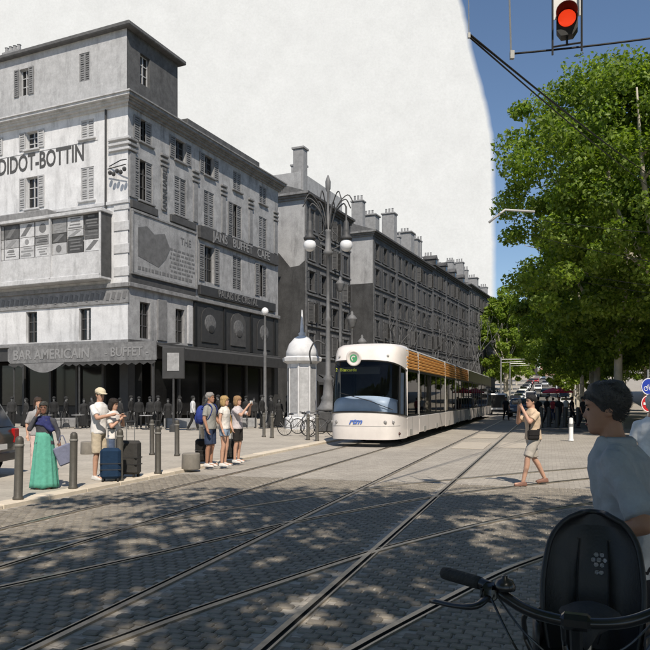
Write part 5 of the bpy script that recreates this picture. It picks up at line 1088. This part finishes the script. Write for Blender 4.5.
def strands(b, nm, zl):                       # short hairs over the scalp
    rg = random.Random(5)
    for i in range(5000):
        q = rg.uniform(0, 2*math.pi); z = zl(q)+(.119-zl(q))*rg.random()**.75; p = headpt(q, z, .011); o = (p-Vector((0, .012, -.01))).normalized(); ln = rg.uniform(.009, .018)
        d = (Vector((o.x*.3, .7+.2*rg.uniform(-1, 1), -.5))+o*.12+Vector((rg.uniform(-.35, .35), 0, rg.uniform(-.3, .3)))).normalized(); sd = d.cross(o).normalized()*.0011
        m_ = p+d*ln*.5+o*.003; b.add([nm @ (p-sd), nm @ (p+sd), nm @ (m_+sd*.8), nm @ (p+d*ln), nm @ (m_-sd*.8)], [(0, 1, 2, 4), (4, 2, 3)])
def folds(me, amp, sc):                       # cloth creases
    from mathutils import noise
    n = len(me.vertices); co_ = np.empty(n*3, np.float32); no_ = np.empty(n*3, np.float32); me.vertices.foreach_get('co', co_); me.vertices.foreach_get('normal', no_)
    co_ = co_.reshape(-1, 3); no_ = no_.reshape(-1, 3); d = np.array([noise.noise(Vector((p[0]*sc*1.2, p[1]*sc*1.2, p[2]*sc*.55)))+.5*noise.noise(Vector((p[0]*sc*2.3+3, p[1]*sc*2.3+1, p[2]*sc*2.3+7))) for p in co_.tolist()], np.float32)
    me.vertices.foreach_set('co', (co_+no_*(amp*d)[:, None]).ravel()); me.update()
def fabric(name, col, var=.10): return mat('cloth_'+name, col, .85, var, 14, .5, 11, spec=.2, grain=.08)
skin_m = mat('skin', (.50, .29, .20), .5, .10, 12, spec=.35); skin_d = mat('skin_tan', (.36, .19, .12), .5, .1, 12, spec=.35); skin_br = mat('skin_brown', (.20, .10, .065), .5, .1, 12); skin_old = mat('skin_grey', .13, .6, .1, 12)
eye_m = mat('eye_dark', .015, .2, .05); lip_m = mat('lips', (.35, .12, .10), .5, .05); shoe_w = mat('shoe_white', (.62, .60, .57), .6, .08, 20); shoe_d = mat('shoe_dark', .03, .6, .1, 20)
def hairm(n, c): return mat('hair_'+n, c, .6, .35, 30, .6, 60, stretch=(3, 3, .6))
J0 = dict(neck=(0, .012, 1.47), head=(0, -.005, 1.615), shL=(.166, .012, 1.375), shR=(-.166, .012, 1.375), elL=(.235, .03, 1.13), elR=(-.235, .03, 1.13), haL=(.245, -.06, .885), haR=(-.245, -.06, .885),
          hipL=(.088, .0, .92), hipR=(-.088, .0, .92), knL=(.098, -.015, .50), knR=(-.098, -.015, .50), anL=(.10, .03, .085), anR=(-.10, .03, .085), toL=None, toR=None)
def person(label, pos, face, h=1.75, pose=None, female=False, top=None, bottom=None, sleeve=.62, leg=.0, skin=skin_m, hair=None, hairlen=0, shoe=shoe_w, vox=.014, belly=0.0, yaw=0, pitch=0, hem=.88, group=None, face_parts=True, cat='person', parts=None, lean=0.0, robe=None, scarf=None, cap_m=None):
    J = dict(J0); J.update(pose or {}); J = {k: (Vector(v) if v is not None else None) for k, v in J.items()}
    for k in J:                                       # lean of the trunk from the hips
        if J[k] is not None and k[:2] in ('ne', 'he', 'sh') and lean: J[k].y -= lean*(J[k].z-.9)
    P = thing('person', label, cat, pos, face, group); s = h/1.75; P.scale = (s, s, s); fem = female
    nm = Matrix.Translation(J['head']) @ Matrix.Rotation(R(yaw), 4, 'Z') @ Matrix.Rotation(R(pitch), 4, 'X')
    ly = lambda z: -lean*max(0, z-.9)
    def torso(mb, inf, zs):
        T_ = [(.84, .150, .105), (.92, .168, .118), (1.0, .158, .113), (1.1, .148, .108), (1.2, .156, .112), (1.30, .168, .118), (1.38, .150, .105), (1.435, .098, .080), (1.48, .062, .062)]
        rr_ = []
        for z, rx, ry in T_:
            if not zs[0]-.001 <= z <= zs[1]+.001: continue
            if fem: rx *= (1.02 if z < 1 else .86 if z < 1.25 else .9); ry *= .95 if z < 1.25 else 1.05
            by = belly*math.exp(-((z-1.07)/.13)**2); i_ = inf if z < 1.42 else inf*.5
            rr_.append([(math.copysign(abs(math.cos(q))**.85, math.cos(q))*(rx+i_+by*.4), ly(z)+.005+math.copysign(abs(math.sin(q))**.9, math.sin(q))*(ry+i_+(by if math.sin(q) < 0 else 0)), z) for q in [2*math.pi*k/20 for k in range(20)]])
        if zs[0] > .80 and inf > .01 and zs[0] < .95:
            r0 = rr_[0]; rr_.insert(0, [(x*1.02, y, zs[0]) for x, y, z in r0])
        mb.rings(rr_)
    b = MB(); torso(b, -.004, (.84, 1.48)); af = .88 if fem else 1.0
    cap(b, J['neck']-Vector((0, 0, .06)), J['head']+Vector((0, .012, -.05)), .058*af, .052*af)
    b.rings([[nm @ headpt(2*math.pi*k/28, z, 0) for k in range(28)] for z in [p[0] for p in HEAD]])
    b.rings([[nm @ Vector(p) for p in ((-.006*w_, -.075, z), (-.010*w_, y+.014, z), (0, y, z), (.010*w_, y+.014, z), (.006*w_, -.075, z), (0, -.06, z))] for z, y, w_ in ((.022, -.090, .7), (.0, -.098, .9), (-.018, -.108, 1.2), (-.028, -.113, 1.6), (-.036, -.104, 1.7), (-.042, -.090, 1.2))])
    b.ell((0, -.086, -.066), (.022, .010, .010), 10, M=nm)
    for q in (-1, 1): b.ell((q*.073, .012, -.012), (.011, .019, .031), 8, M=nm)
    for S_ in 'LR':
        sh_, el, ha = J['sh'+S_], J['el'+S_], J['ha'+S_]; cap(b, J['neck']+Vector((0, 0, -.06)), sh_, .045*af, .048*af); cap(b, sh_, el, .050*af, .042*af); cap(b, el, ha, .043*af, .029*af)
        d = (ha-el).normalized(); pl = ha+d*.055; sd = d.cross(Vector((0, 0, 1)) if abs(d.z) < .8 else Vector((0, 1, 0))).normalized(); up = sd.cross(d)
        cap(b, ha, pl, .031*af, .034*af)
        for k in range(4):
            o_ = sd*(-.027+.018*k); r_ = .0105; f0 = pl+d*.02+o_; f1 = f0+d*(.04-.006*abs(k-1.4))-up*.008; f2 = f1+d*.028-up*.02; cap(b, f0, f1, r_, r_*.95, 6); cap(b, f1, f2, r_*.95, r_*.8, 6)
        th = ha+d*.02+sd*-.03; cap(b, th, th+d*.04-sd*.025-up*.01, .012, .01, 6)
        hp, kn, an = J['hip'+S_], J['kn'+S_], J['an'+S_]; cap(b, hp, kn, .082*(1.03 if fem else 1), .055); mid = kn.lerp(an, .3)+Vector((0, .016, 0)); cap(b, kn, mid, .054, .055); cap(b, mid, an, .054, .036)
        t = J['to'+S_] or an+Vector((0, -.16, -.045)); cap(b, an-Vector((0, -.02, .04)), t, .034, .028)
    me = remesh(b, vox*.8, 3 if vox > .01 else 4, 'body', skin); body = inst('body', me, P)
    if face_parts:
        for q in (-1, 1): MB().ell((q*.031, -.077, .004), (.012, .007, .007), 10, M=nm).build('eye', eye_m, body, smooth=True); MB().ell((q*.031, -.086, .024), (.019, .006, .004), 8, M=nm).build('eyebrow', hair or eye_m, body, smooth=True)
        MB().ell((0, -.094, -.066), (.021, .005, .005), 10, M=nm).build('mouth', lip_m, body, smooth=True)
    if top:
        b = MB(); torso(b, .022, (hem, 1.485))
        for S_ in 'LR':
            sh_, el, ha = J['sh'+S_], J['el'+S_], J['ha'+S_]; b.ell(sh_, (.064*af, .064*af, .060*af), 12); cap(b, J['neck']+Vector((0, 0, -.055)), sh_+Vector((0, 0, .004)), .052*af, .056*af, 12)
            if sleeve <= 1: cap(b, sh_, sh_.lerp(el, sleeve), .062*af, .066*af, 12, False)
            else: cap(b, sh_, el, .066*af, .055*af, 12); cap(b, el, el.lerp(ha, sleeve-1), .055*af, .043*af, 12, False)
        mt = remesh(b, vox, 3, 'top', top); folds(mt, .010 if vox > .01 else .017, 7.5 if vox > .01 else 9) if vox < .02 else None; inst('top', mt, P)
    if bottom:
        b = MB(); torso(b, .012, (.84, 1.0))
        for S_ in 'LR':
            hp, kn, an = J['hip'+S_], J['kn'+S_], J['an'+S_]
            if leg <= 1: cap(b, hp+Vector((0, 0, -.01)), hp.lerp(kn, leg), .105, .092, 14, False)
            else: cap(b, hp, kn, .102, .072, 14); cap(b, kn, kn.lerp(an, leg-1), .074, .064, 14, False)
        mt = remesh(b, vox, 3, 'bottom', bottom); folds(mt, .009, 8) if vox < .02 else None; inst('trousers' if leg > 1 else 'shorts', mt, P)
    for S_ in 'LR':
        an = J['an'+S_]; t = J['to'+S_] or an+Vector((0, -.16, -.045)); d = (t-an); d.z = 0; d = d.normalized() if d.length > .01 else Vector((0, -1, 0)); b = MB(); z0 = an.z-.085; sd = Vector((-d.y, d.x, 0))
        rows = [[an*1+d*y+sd*x*wd+Vector((0, 0, zz-an.z+z0)) for x, zz in ((-1, .0), (1, .0), (1.05, .03), (.8, hh), (-.8, hh), (-1.05, .03))] for y, wd, hh in ((-.075, .028, .05), (-.05, .038, .085), (.02, .042, .085), (.08, .046, .062), (.14, .044, .05), (.185, .025, .035))]
        b.rings(rows); inst('shoe', remesh(b, .012, 2, 'shoe', shoe), P)
    if hair and hairlen == 0:
        zl = lambda q: (.055 if math.sin(q) < -.75 else .055-.06*(math.sin(q)+.75)/.55 if math.sin(q) < -.2 else -.005-.075*(math.sin(q)+.2)/1.2)+.004*math.sin(9*q)
        b = MB(); rows = [[nm @ headpt(q, zl(q), o_) for q in [2*math.pi*k/40 for k in range(40)]] for o_ in (-.006, .005)]
        for k in range(1, 11): rows.append([nm @ headpt(q, zl(q)+(.118-zl(q))*(k/10)**.8, (.015 if k > 2 else .009)+.003*math.sin(7*q+k)) for q in [2*math.pi*i/40 for i in range(40)]])
        b.rings(rows)
        if vox < .01: strands(b, nm, zl)
        b.build('hair', hair, P, smooth=True)
    elif hair:
        b = MB(); hair_loft(b, nm, .050, .016)
        if hairlen == 0: b.ell((0, .06, -.01), (.07, .06, .07), 14, M=nm)
        if hairlen >= 1:
            b.ell((0, .062, -.04), (.088, .062, .11), 14, M=nm)
            for q in (-1, 1): b.ell((q*.075, .015, -.05), (.026, .05, .095), 12, M=nm)
        if hairlen >= 2: b.ell((0, .085, -.14), (.08, .045, .13), 14, M=nm)
        if hairlen == 3: b.ell((0, .12, .02), (.045, .05, .05), 12, M=nm)
        me = remesh(b, (.006 if vox < .01 else .010) if vox < .02 else .016, 1 if vox > .01 else 3, 'hair', hair); rr_ = np.random.default_rng(4); v = np.empty(len(me.vertices)*3); me.vertices.foreach_get('co', v); v += rr_.normal(size=len(v))*(.0022 if vox > .01 else .0006); me.vertices.foreach_set('co', v); inst('hair', me, P)
    if cap_m:
        b = MB(); b.ell((0, .008, .062), (.097, .118, .082), 16, M=nm); b.rings([[nm @ Vector((x, y-.10, .052+zz-.9*x*x)) for x, y in [(-.075+.015*k, -.075*math.sqrt(max(0, 1-((k-5)/5.2)**2))) for k in range(11)]+[(.075-.015*k, .03) for k in range(11)]] for zz in (0, .008)]); inst('cap', remesh(b, .008, 2, 'cap', cap_m), P)
    if robe:
        m_, za, zb, ra, rb = robe; b = MB(); rows = []; rg = random.Random(3)
        for k in range(14):
            f_ = k/13; z = za+(zb-za)*f_; rad = ra+(rb-ra)*f_**.8; rows.append([((rad+.018*f_**.5*math.sin(11*q+2*math.sin(3*q)+f_)+.010*f_*math.sin(23*q))*math.cos(q), (rad*.82+.016*f_**.5*math.sin(9*q+1+f_))*math.sin(q)+.0, z+(.012*math.sin(5*q) if k == 13 else 0)) for q in [2*math.pi*i/72 for i in range(72)]])
        b.rings(rows); b.build('skirt', m_, P, smooth=True)
    if scarf:
        m_, m2 = scarf; b = MB(); hair_loft(b, nm, .062, .02, -.10); b.ell((0, .055, -.08), (.09, .08, .10), 14, M=nm); b.ell((0, .01, -.14), (.085, .085, .04), 14, M=nm); inst('headscarf', remesh(b, .012, 2, 'headscarf', m_), P)
        b = MB(); b.rings([[((.075+.15*f_)*math.cos(q)*(1+.05*math.sin(5*q)), (.07+.085*f_)*math.sin(q)-.01, 1.46-.06*f_-.27*max(0, f_-.35)*(1+.5*math.cos(q-.5))+.012*math.sin(7*q)) for q in [2*math.pi*i/36 for i in range(36)]] for f_ in [0, .2, .4, .6, .8, 1.0]]); cap(b, (-.12, -.07, 1.40), (.16, -.13, 1.18), .05, .05); inst('shawl', remesh(b, .014, 2, 'shawl', m2), P)
    return P
PI = math.pi
# --- foreground man in a grey shirt, turned to the left
fg = Vector((1.44, 3.2, 0))
shirt_fg = fabric('grey_blue', (.33, .35, .375), .10)
M1 = person('man in grey-blue short-sleeved shirt standing behind the bicycle', fg, R(-122), 1.735, dict(elL=(.25, .05, 1.12), haL=(.20, -.19, 1.03), elR=(-.24, .04, 1.12), haR=(-.17, -.20, 1.0), anL=(.11, -.05, .085), anR=(-.11, .09, .085)), top=shirt_fg, bottom=fabric('dark_trousers', (.022, .022, .026)), sleeve=.86, leg=1.97, skin=skin_d, hair=hairm('dark_grey', (.05, .046, .043)), shoe=shoe_d, vox=.0085, belly=.03, yaw=10, pitch=6, lean=.20, hem=.86)
b = MB(); b.lathe([(.070, 0), (.090, .012), (.084, .04), (.066, .055)], (0, .012-.108, 1.43), 20, cap=False, sy=.95); cl = b.build('collar', shirt_fg, M1, smooth=True); cl.modifiers.new('s', 'SOLIDIFY').thickness = .006
# --- man in white shirt at the right edge
person('white-haired man in white shirt cut by the right edge, below the road signs', at(643, HORIZ, 8.2)-Vector((-.12, 0, CAMH)), R(150), 1.70, None, top=fabric('white', (.70, .70, .70)), bottom=fabric('navy', (.02, .025, .06)), sleeve=.8, leg=1.97, skin=skin_m, hair=hairm('white', (.6, .58, .55)), shoe=shoe_d, vox=.013, face_parts=False)
# --- man with a camera
cm = person('man in beige T-shirt and grey shorts photographing while crossing the tracks', gp(533, 485), R(-78), 1.72, dict(elL=(.24, -.20, 1.22), haL=(.06, -.27, 1.50), elR=(-.24, -.19, 1.20), haR=(-.05, -.27, 1.49), knL=(.10, -.17, .52), anL=(.10, -.26, .085), knR=(-.10, .08, .50), anR=(-.10, .30, .12), toR=(-.10, .16, .04)), top=fabric('beige', (.58, .44, .31)), bottom=fabric('stone_shorts', (.42, .38, .33)), sleeve=.7, leg=.92, skin=skin_m, hair=hairm('black', (.012, .011, .011)), shoe=mat('sandal', (.20, .10, .07), .6, .1), vox=.013, lean=.05)
b = MB(); b.box((0, -.30, 1.60), (.13, .06, .085), b=.012); b.lathe([(.036, 0), (.036, .06), (.04, .065), (.04, .10), (.03, .1)], (0, 0, 0), 16, M=Matrix.Translation((0, -.33, 1.595)) @ Matrix.Rotation(R(90), 4, 'X')); b.box((0, -.29, 1.65), (.05, .05, .03), b=.008)
o = b.build('camera_body', black_metal, None); o.matrix_world = cm.matrix_basis @ Matrix.Identity(4); tag(o, 'black camera held to the face of the man in beige', 'camera')
b = MB(); b.box((.20, -.10, .98), (.07, .24, .19), b=.025); b.box((.238, -.10, 1.02), (.012, .22, .10), b=.005); S_ = MB(); S_.tube(catmull([(.2, -.18, 1.07), (.16, -.15, 1.25), (0, -.10, 1.40), (-.14, 0, 1.47), (-.10, .12, 1.40), (.05, .14, 1.25), (.19, .05, 1.10), (.2, -.02, 1.07)], 5), .016, 6, flat=.3)
B = thing('shoulder_bag', 'black crossbody bag on the hip of the man in beige', 'bag', cm.location, cm.rotation_euler.z); B.scale = cm.scale; b.build('pouch', fabric('black', (.02, .018, .018)), B); S_.build('strap', fabric('black', (.02, .018, .018)), B, smooth=True)
# --- woman in the green skirt
gw = person('woman in long mint-green skirt and navy shawl phoning, with grey bag', gp(44, 488.5, Z), R(12), 1.54, dict(elR=(-.25, -.12, 1.20), haR=(-.10, -.16, 1.50), elL=(.26, .02, 1.14), haL=(.30, -.06, .93)), True, top=fabric('dark_grey', (.07, .07, .08)), sleeve=1.85, skin=skin_br, vox=.013, robe=(fabric('mint_green', (.11, .36, .27), .12), 1.13, .035, .15, .275), scarf=(fabric('scarf_print', (.05, .05, .045), .7), fabric('navy_shawl', (.03, .035, .12), .3)), shoe=mat('sandal', (.38, .23, .18)))
b = MB(); b.box((-.115, -.165, 1.60), (.012, .07, .14), b=.005); o = b.build('phone', white_paint, gw); 
B = thing('tote_bag', 'grey-blue tote bag hanging from the hand of the woman in green', 'bag', gw.location, gw.rotation_euler.z+R(0)); b = MB(); b.box((.36, -.08, .60), (.30, .09, .34), b=.02, M=Matrix.Translation((.36, -.08, .6)) @ Matrix.Rotation(R(-22), 4, 'Y') @ Matrix.Translation((-.36, .08, -.6))); b.build('bag_body', fabric('bag_grey_blue', (.17, .18, .25)), B); b = MB(); b.tube(catmull([(.26, -.08, .78), (.28, -.08, .90), (.33, -.08, .93), (.40, -.08, .74)], 5), .01, 6); b.build('handles', fabric('bag_grey_blue', (.17, .18, .25)), B, smooth=True)
# person half hidden behind her
person('person in pink trousers half hidden behind the woman in green', gp(38, 474, Z), R(40), 1.62, None, True, top=fabric('grey_top', (.30, .29, .29)), bottom=fabric('pale_pink', (.62, .48, .45)), sleeve=.9, leg=1.95, skin=skin_m, hair=hairm('brown', (.05, .03, .02)), hairlen=1, vox=.018, face_parts=False)
# --- couple with suitcases
cp = gp(100, 479.5, Z)
person('tall man in white shirt, beige shorts and cap hugging a woman', cp, R(62), 1.80, dict(elL=(.24, -.18, 1.20), haL=(.14, -.42, 1.22), elR=(-.24, -.18, 1.18), haR=(-.12, -.42, 1.24)), top=fabric('white_stripe', (.66, .64, .62), .12), bottom=fabric('beige_shorts', (.50, .42, .31)), sleeve=.75, leg=.98, skin=skin_m, hair=hairm('fair_brown', (.10, .07, .04)), vox=.013, pitch=14, yaw=-10, cap_m=fabric('cream_cap', (.60, .52, .38)))
person('dark-haired woman in white top leaning against the man in the cap', cp+Vector((.29, -.08, 0)), R(70), 1.60, dict(elL=(.2, -.10, 1.16), haL=(.05, -.20, 1.34), elR=(-.2, -.10, 1.14), haR=(-.04, -.21, 1.30)), True, top=fabric('white_top', (.66, .62, .58)), bottom=fabric('denim', (.10, .13, .2)), sleeve=.7, leg=1.9, skin=skin_m, hair=hairm('dark_brown', (.02, .013, .009)), hairlen=1, vox=.013, pitch=10)
def suitcase(label, p, rz, col, w_=.46, h=.66):
    T = thing('suitcase', label, 'suitcase', p, rz); m = fabric('case_%.2f' % col[2], col, .12); MB().box((0, 0, h/2+.06), (w_, .26, h), b=.05).build('case', m, T)
    for z in (.3, .5): MB().box((0, 0, z*h+.06), (w_+.006, .266, .02), b=.004).build('seam', black_metal, T)
    for x in (-w_*.36, w_*.36):
        MB().tube([(x*.5, .1, h), (x*.5, .1, h+.42)], .01, 6).build('handle_tube', grey_steel, T)
        for y in (-.09, .09): MB().lathe([(0, -.015), (.035, -.015), (.035, .015), (0, .015)], (0, 0, 0), 12, M=Matrix.Translation((x, y, .035)) @ Matrix.Rotation(R(90), 4, 'Y')).build('wheel', tyre_m, T)
    MB().box((0, .1, h+.43), (w_*.42, .03, .03), b=.01).build('handle', black_metal, T)
suitcase('blue wheeled suitcase with raised handle beside the couple', gp(111, 481.5, Z), R(10), (.011, .03, .065), .38, .58)
suitcase('dark grey wheeled suitcase behind the bollard, right of the blue one', gp(128, 477, Z), R(-14), (.05, .048, .045), .5, .68)
# --- trio
t1 = gp(210, 466.5, Z)
bp_man = person('grey-haired man in grey polo and navy shorts with blue backpack', t1, R(72), 1.74, dict(elL=(.22, -.05, 1.12), haL=(.16, -.2, .95)), top=fabric('grey_polo', (.28, .275, .25)), bottom=fabric('navy_shorts', (.035, .05, .09)), sleeve=.75, leg=.95, skin=skin_d, hair=hairm('grey', (.28, .26, .24)), vox=.013, yaw=5)
B = thing('backpack', 'blue backpack on the back of the grey-haired man', 'backpack', t1, R(72)); b = MB(); b.ell((0, .23, 1.20), (.16, .12, .23), 16); b.ell((0, .32, 1.12), (.12, .06, .13), 14); inst('pack', remesh(b, .014, 2, 'pack', fabric('pack_blue', (.03, .05, .22))), B)
for s in (-1, 1): MB().tube(catmull([(s*.11, .16, 1.36), (s*.12, .0, 1.47), (s*.125, -.12, 1.36), (s*.16, -.04, 1.12), (s*.13, .14, 1.05)], 5), .022, 6, flat=.3).build('strap', fabric('pack_blue', (.03, .05, .22)), B, smooth=True)
person('blonde woman in white top and pale denim shorts between two companions', gp(224.5, 466, Z), R(75), 1.66, dict(elL=(.2, -.04, 1.12), haL=(.14, -.14, .93)), True, top=fabric('white_blouse', (.64, .60, .55)), bottom=fabric('pale_denim', (.28, .36, .46)), sleeve=.3, leg=.42, skin=skin_m, hair=hairm('blonde', (.42, .28, .12)), hairlen=1, vox=.013, yaw=12, hem=.92)
B = thing('handbag', 'small tan handbag at the side of the blonde woman', 'bag', gp(229, 465, Z), R(40)); inst('pouch', remesh(MB().ell((0, 0, .86), (.12, .06, .12), 14), .012, 2, 'pouch', fabric('tan_leather', (.42, .26, .09))), B); MB().tube(catmull([(-.09, 0, .93), (-.06, .02, 1.15), (.0, .03, 1.38), (.06, .02, 1.15), (.09, 0, .93)], 5), .009, 6).build('strap', fabric('tan_leather', (.42, .26, .09)), B)
ph = person('woman in pink-grey T-shirt and black shorts raising a phone to photograph', gp(237.5, 462.5, Z), R(70), 1.66, dict(elL=(.23, -.22, 1.24), haL=(.07, -.34, 1.48), elR=(-.23, -.22, 1.24), haR=(-.07, -.34, 1.48)), True, top=fabric('pink_grey', (.50, .45, .45)), bottom=fabric('black_shorts', (.025, .022, .02)), sleeve=.75, leg=.85, skin=skin_m, hair=hairm('light_brown', (.32, .19, .09)), hairlen=1, vox=.013)
o = MB().box((0, -.40, 1.58), (.15, .012, .075), b=.004).build('phone', white_paint); o.matrix_world = ph.matrix_basis; tag(o, 'pale phone held up by the woman in black shorts', 'phone')
suitcase('black wheeled suitcase behind the man with the backpack', gp(203.5, 464, Z), R(20), (.018, .017, .016), .38, .55); suitcase('dark small suitcase between the blonde woman and the photographing woman', gp(229, 461, Z), R(10), (.03, .028, .026), .34, .5)
# --- figures of the old picture: build three kinds, then copies
GO = 'dark figures before the old cafe'
def old_person(label, px, d, face, top, bottom, hat=True, h=1.68, walk=False):
    q = at(px, HORIZ, d); ps = dict(knL=(.1, -.16, .5), anL=(.1, -.24, .085), knR=(-.1, .06, .5), anR=(-.1, .26, .11)) if walk else None
    return person(label, (q.x, q.y, .05), face, h, ps, top=top, bottom=bottom, sleeve=1.9, leg=1.97, skin=skin_old, hair=hairm('old_black', (.015, .015, .015)), shoe=shoe_d, vox=.022, face_parts=False, group=GO, cap_m=fabric('old_hat', (.03, .03, .03)) if hat else None)
odk = fabric('old_dark_suit', (.022, .022, .022)); ogr = fabric('old_grey_suit', (.034, .034, .034)); owh = fabric('old_white_shirt', (.55, .55, .55))
old_person('man in white shirt and dark trousers walking by the notice board', 193, 34.5, R(100), owh, odk, False, 1.72, True)
A = old_person('dark-suited figure left of three near the notice board', 139, 36, R(20), odk, odk)
Bq = old_person('grey-suited figure in the middle of three near the notice board', 150, 36.6, R(-20), ogr, odk)
Cq = old_person('dark figure with arm on hip at the cafe door left of the notice board', 120, 37.2, R(150), ogr, ogr, False, 1.62)
Dq = old_person('dark walking figure beside the advertising column', 288, 38.5, R(-95), odk, ogr, True, 1.74, True)
Eq = person('old-time woman in long dark dress before the cafe', (at(84, HORIZ, 37.6).x, 37.6, .05), R(30), 1.58, None, True, top=ogr, sleeve=1.9, skin=skin_old, hair=hairm('old_black', (.015, .015, .015)), hairlen=3, shoe=shoe_d, vox=.022, face_parts=False, group=GO, robe=(odk, 1.1, .08, .15, .34))
def clone(src, px, d, face, label, k=1.0):
    q = at(px, HORIZ, d); c = copy_tree(src); c.location = (q.x, q.y, .05); c.rotation_euler.z = face; c['label'] = label; c.scale = [v*k for v in c.scale]; return c
for src, px, d, fc, lb, k in ((Bq, 158, 36.3, 60, 'grey-suited figure right of three near the notice board', 1.03), (A, 54, 37, 10, 'dark figure behind the head of the woman in green', 1), (Dq, 66, 37.8, 100, 'walking figure in the cafe entrance right of the woman in green', .97),
    (A, 228, 38.5, 40, 'dark figure behind the trio, left one', .96), (Bq, 246, 39.5, -30, 'grey figure behind the photographing woman', 1.02), (A, 262, 36.5, 70, 'dark figure at the slim lamp post, left one', 1.05), (Dq, 271, 37.2, -50, 'walking figure right of the slim lamp post', 1), (Eq, 279, 38.0, 20, 'long-skirted figure between the slim lamp post and the advertising column', 1),
    (Cq, 254, 40.5, 0, 'figure at the far end of the corner house', 1), (Bq, 12, 37.5, 20, 'grey figure in the cafe entrance above the car', 1), (Eq, 26, 38.2, -40, 'long-skirted figure in the cafe entrance left of the woman in green', 1.02), (A, 37, 36.8, 80, 'dark figure just above the phone of the woman in green', 1), (Cq, 92, 38, -20, 'figure in the cafe front left of the couple', 1.04),
    (Dq, 131, 38.5, 80, 'walking figure behind the couple, right of their heads', 1), (Eq, 168, 37.4, 10, 'long-skirted figure behind the notice board post', 1), (A, 180, 38.2, -60, 'dark figure between the notice board and the white-shirted walker', 1), (Bq, 206, 38.5, 30, 'grey figure above the backpack', 1), (Dq, 218, 37.6, -80, 'walking figure between the heads of the trio', 1.02), (Cq, 238, 38, 50, 'figure right behind the blonde woman', 1), (A, 325, 39, 10, 'dark figure between the lamp pedestal and the column', 1)):
    clone(src, px, d, R(fc), lb, k)
# cafe tables and chairs in the dark front
tbm = mat('cafe_table_iron', .05, .5, .2); ttop = mat('cafe_marble', .33, .5, .15)
def cafe_table(px, d, lb):
    q = at(px, HORIZ, d); T = thing('cafe_table', lb, 'table', (q.x, q.y, .05), 0, 'small round cafe tables'); MB().lathe([(0, .70), (.32, .70), (.33, .715), (.32, .73), (0, .73)], seg=18).build('table_top', ttop, T); MB().lathe([(.2, 0), (.2, .03), (.04, .08), (.03, .7)], seg=10).build('pedestal', tbm, T)
def cafe_chair(px, d, rz, lb):
    q = at(px, HORIZ, d); T = thing('cafe_chair', lb, 'chair', (q.x, q.y, .05), rz, 'cafe chairs'); MB().lathe([(0, .44), (.19, .44), (.2, .46), (0, .47)], seg=14).build('seat', tbm, T); b = MB(); b.tube(catmull([(-.17, .15, .46), (-.18, .2, .8), (0, .22, .9), (.18, .2, .8), (.17, .15, .46)], 4), .014, 6); b.build('backrest', tbm, T, smooth=True)
    for x in (-.14, .14):
        for y in (-.13, .14): MB().tube([(x, y, .45), (x*1.15, y*1.2, 0)], .013, 5).build('leg', tbm, T)
for i, (px, d) in enumerate(((46, 36.2), (78, 36.4), (112, 36.0), (146, 35.4), (205, 36.4), (232, 36.6))):
    cafe_table(px, d, '%s small round cafe table before the dark front, counted from the left' % (['first']+names)[i]); cafe_chair(px-13, d+.3, R(80), 'cafe chair left of the %s table' % (['first']+names)[i]); cafe_chair(px+12, d+.1, R(-75), 'cafe chair right of the %s table' % (['first']+names)[i])
# --- passers-by far up the boulevard
GF = 'distant passers-by in the boulevard'
f1 = person('first', (0, 0, 0), 0, 1.74, dict(knL=(.1, -.16, .5), anL=(.1, -.24, .085), knR=(-.1, .06, .5), anR=(-.1, .26, .11)), top=fabric('far_black', (.02, .02, .022)), bottom=fabric('far_black', (.02, .02, .022)), sleeve=.8, leg=1.97, skin=skin_d, hair=hairm('black', (.012, .011, .011)), shoe=shoe_d, vox=.024, face_parts=False, group=GF)
f2 = person('second', (0, 0, 0), 0, 1.68, None, top=fabric('far_red', (.35, .05, .06)), bottom=fabric('far_navy', (.03, .04, .08)), sleeve=.8, leg=1.97, skin=skin_m, hair=hairm('brown', (.05, .03, .02)), shoe=shoe_d, vox=.024, face_parts=False, group=GF)
f3 = person('third', (0, 0, 0), 0, 1.72, None, top=fabric('far_white', (.6, .6, .58)), bottom=fabric('far_grey', (.12, .12, .13)), sleeve=.8, leg=1.97, skin=skin_m, hair=hairm('brown', (.05, .03, .02)), shoe=shoe_d, vox=.024, face_parts=False, group=GF)
spots = [(f1, 506, 52, 10, 'dark passer-by at the rear end of the tram'), (f1, 538, 43, 160, 'dark passer-by just right of the man with the camera, in the shade'), (f1, 547, 45, 30, 'dark passer-by among the posts, left of the white bollard'), (f2, 553, 52, 190, 'passer-by in red top under the right-hand trees'), (f1, 559, 42, -40, 'dark passer-by above the white bollard'), (f1, 572, 44, 70, 'dark passer-by right of the white bollard'), (f3, 566, 60, 0, 'passer-by in white top deep under the trees'), (f1, 583, 38, 40, 'dark passer-by left of the grey-shirted man'), (f3, 517, 95, 20, 'tiny passer-by in white on the carriageway left'), (f2, 512, 110, 0, 'tiny passer-by in red near the far mast'), (f3, 590, 48, 120, 'passer-by in white top behind the grey-shirted man')]
used = set()
for src, px, d, fc, lb in spots:
    q = at(px, HORIZ, d); c = src if src.name not in used else copy_tree(src); used.add(src.name); t = q.x*SN+q.y*CS; c.location = (q.x, q.y, hill(t)); c.rotation_euler.z = R(fc); c['label'] = lb

bpy.data.scenes.remove(TMP)
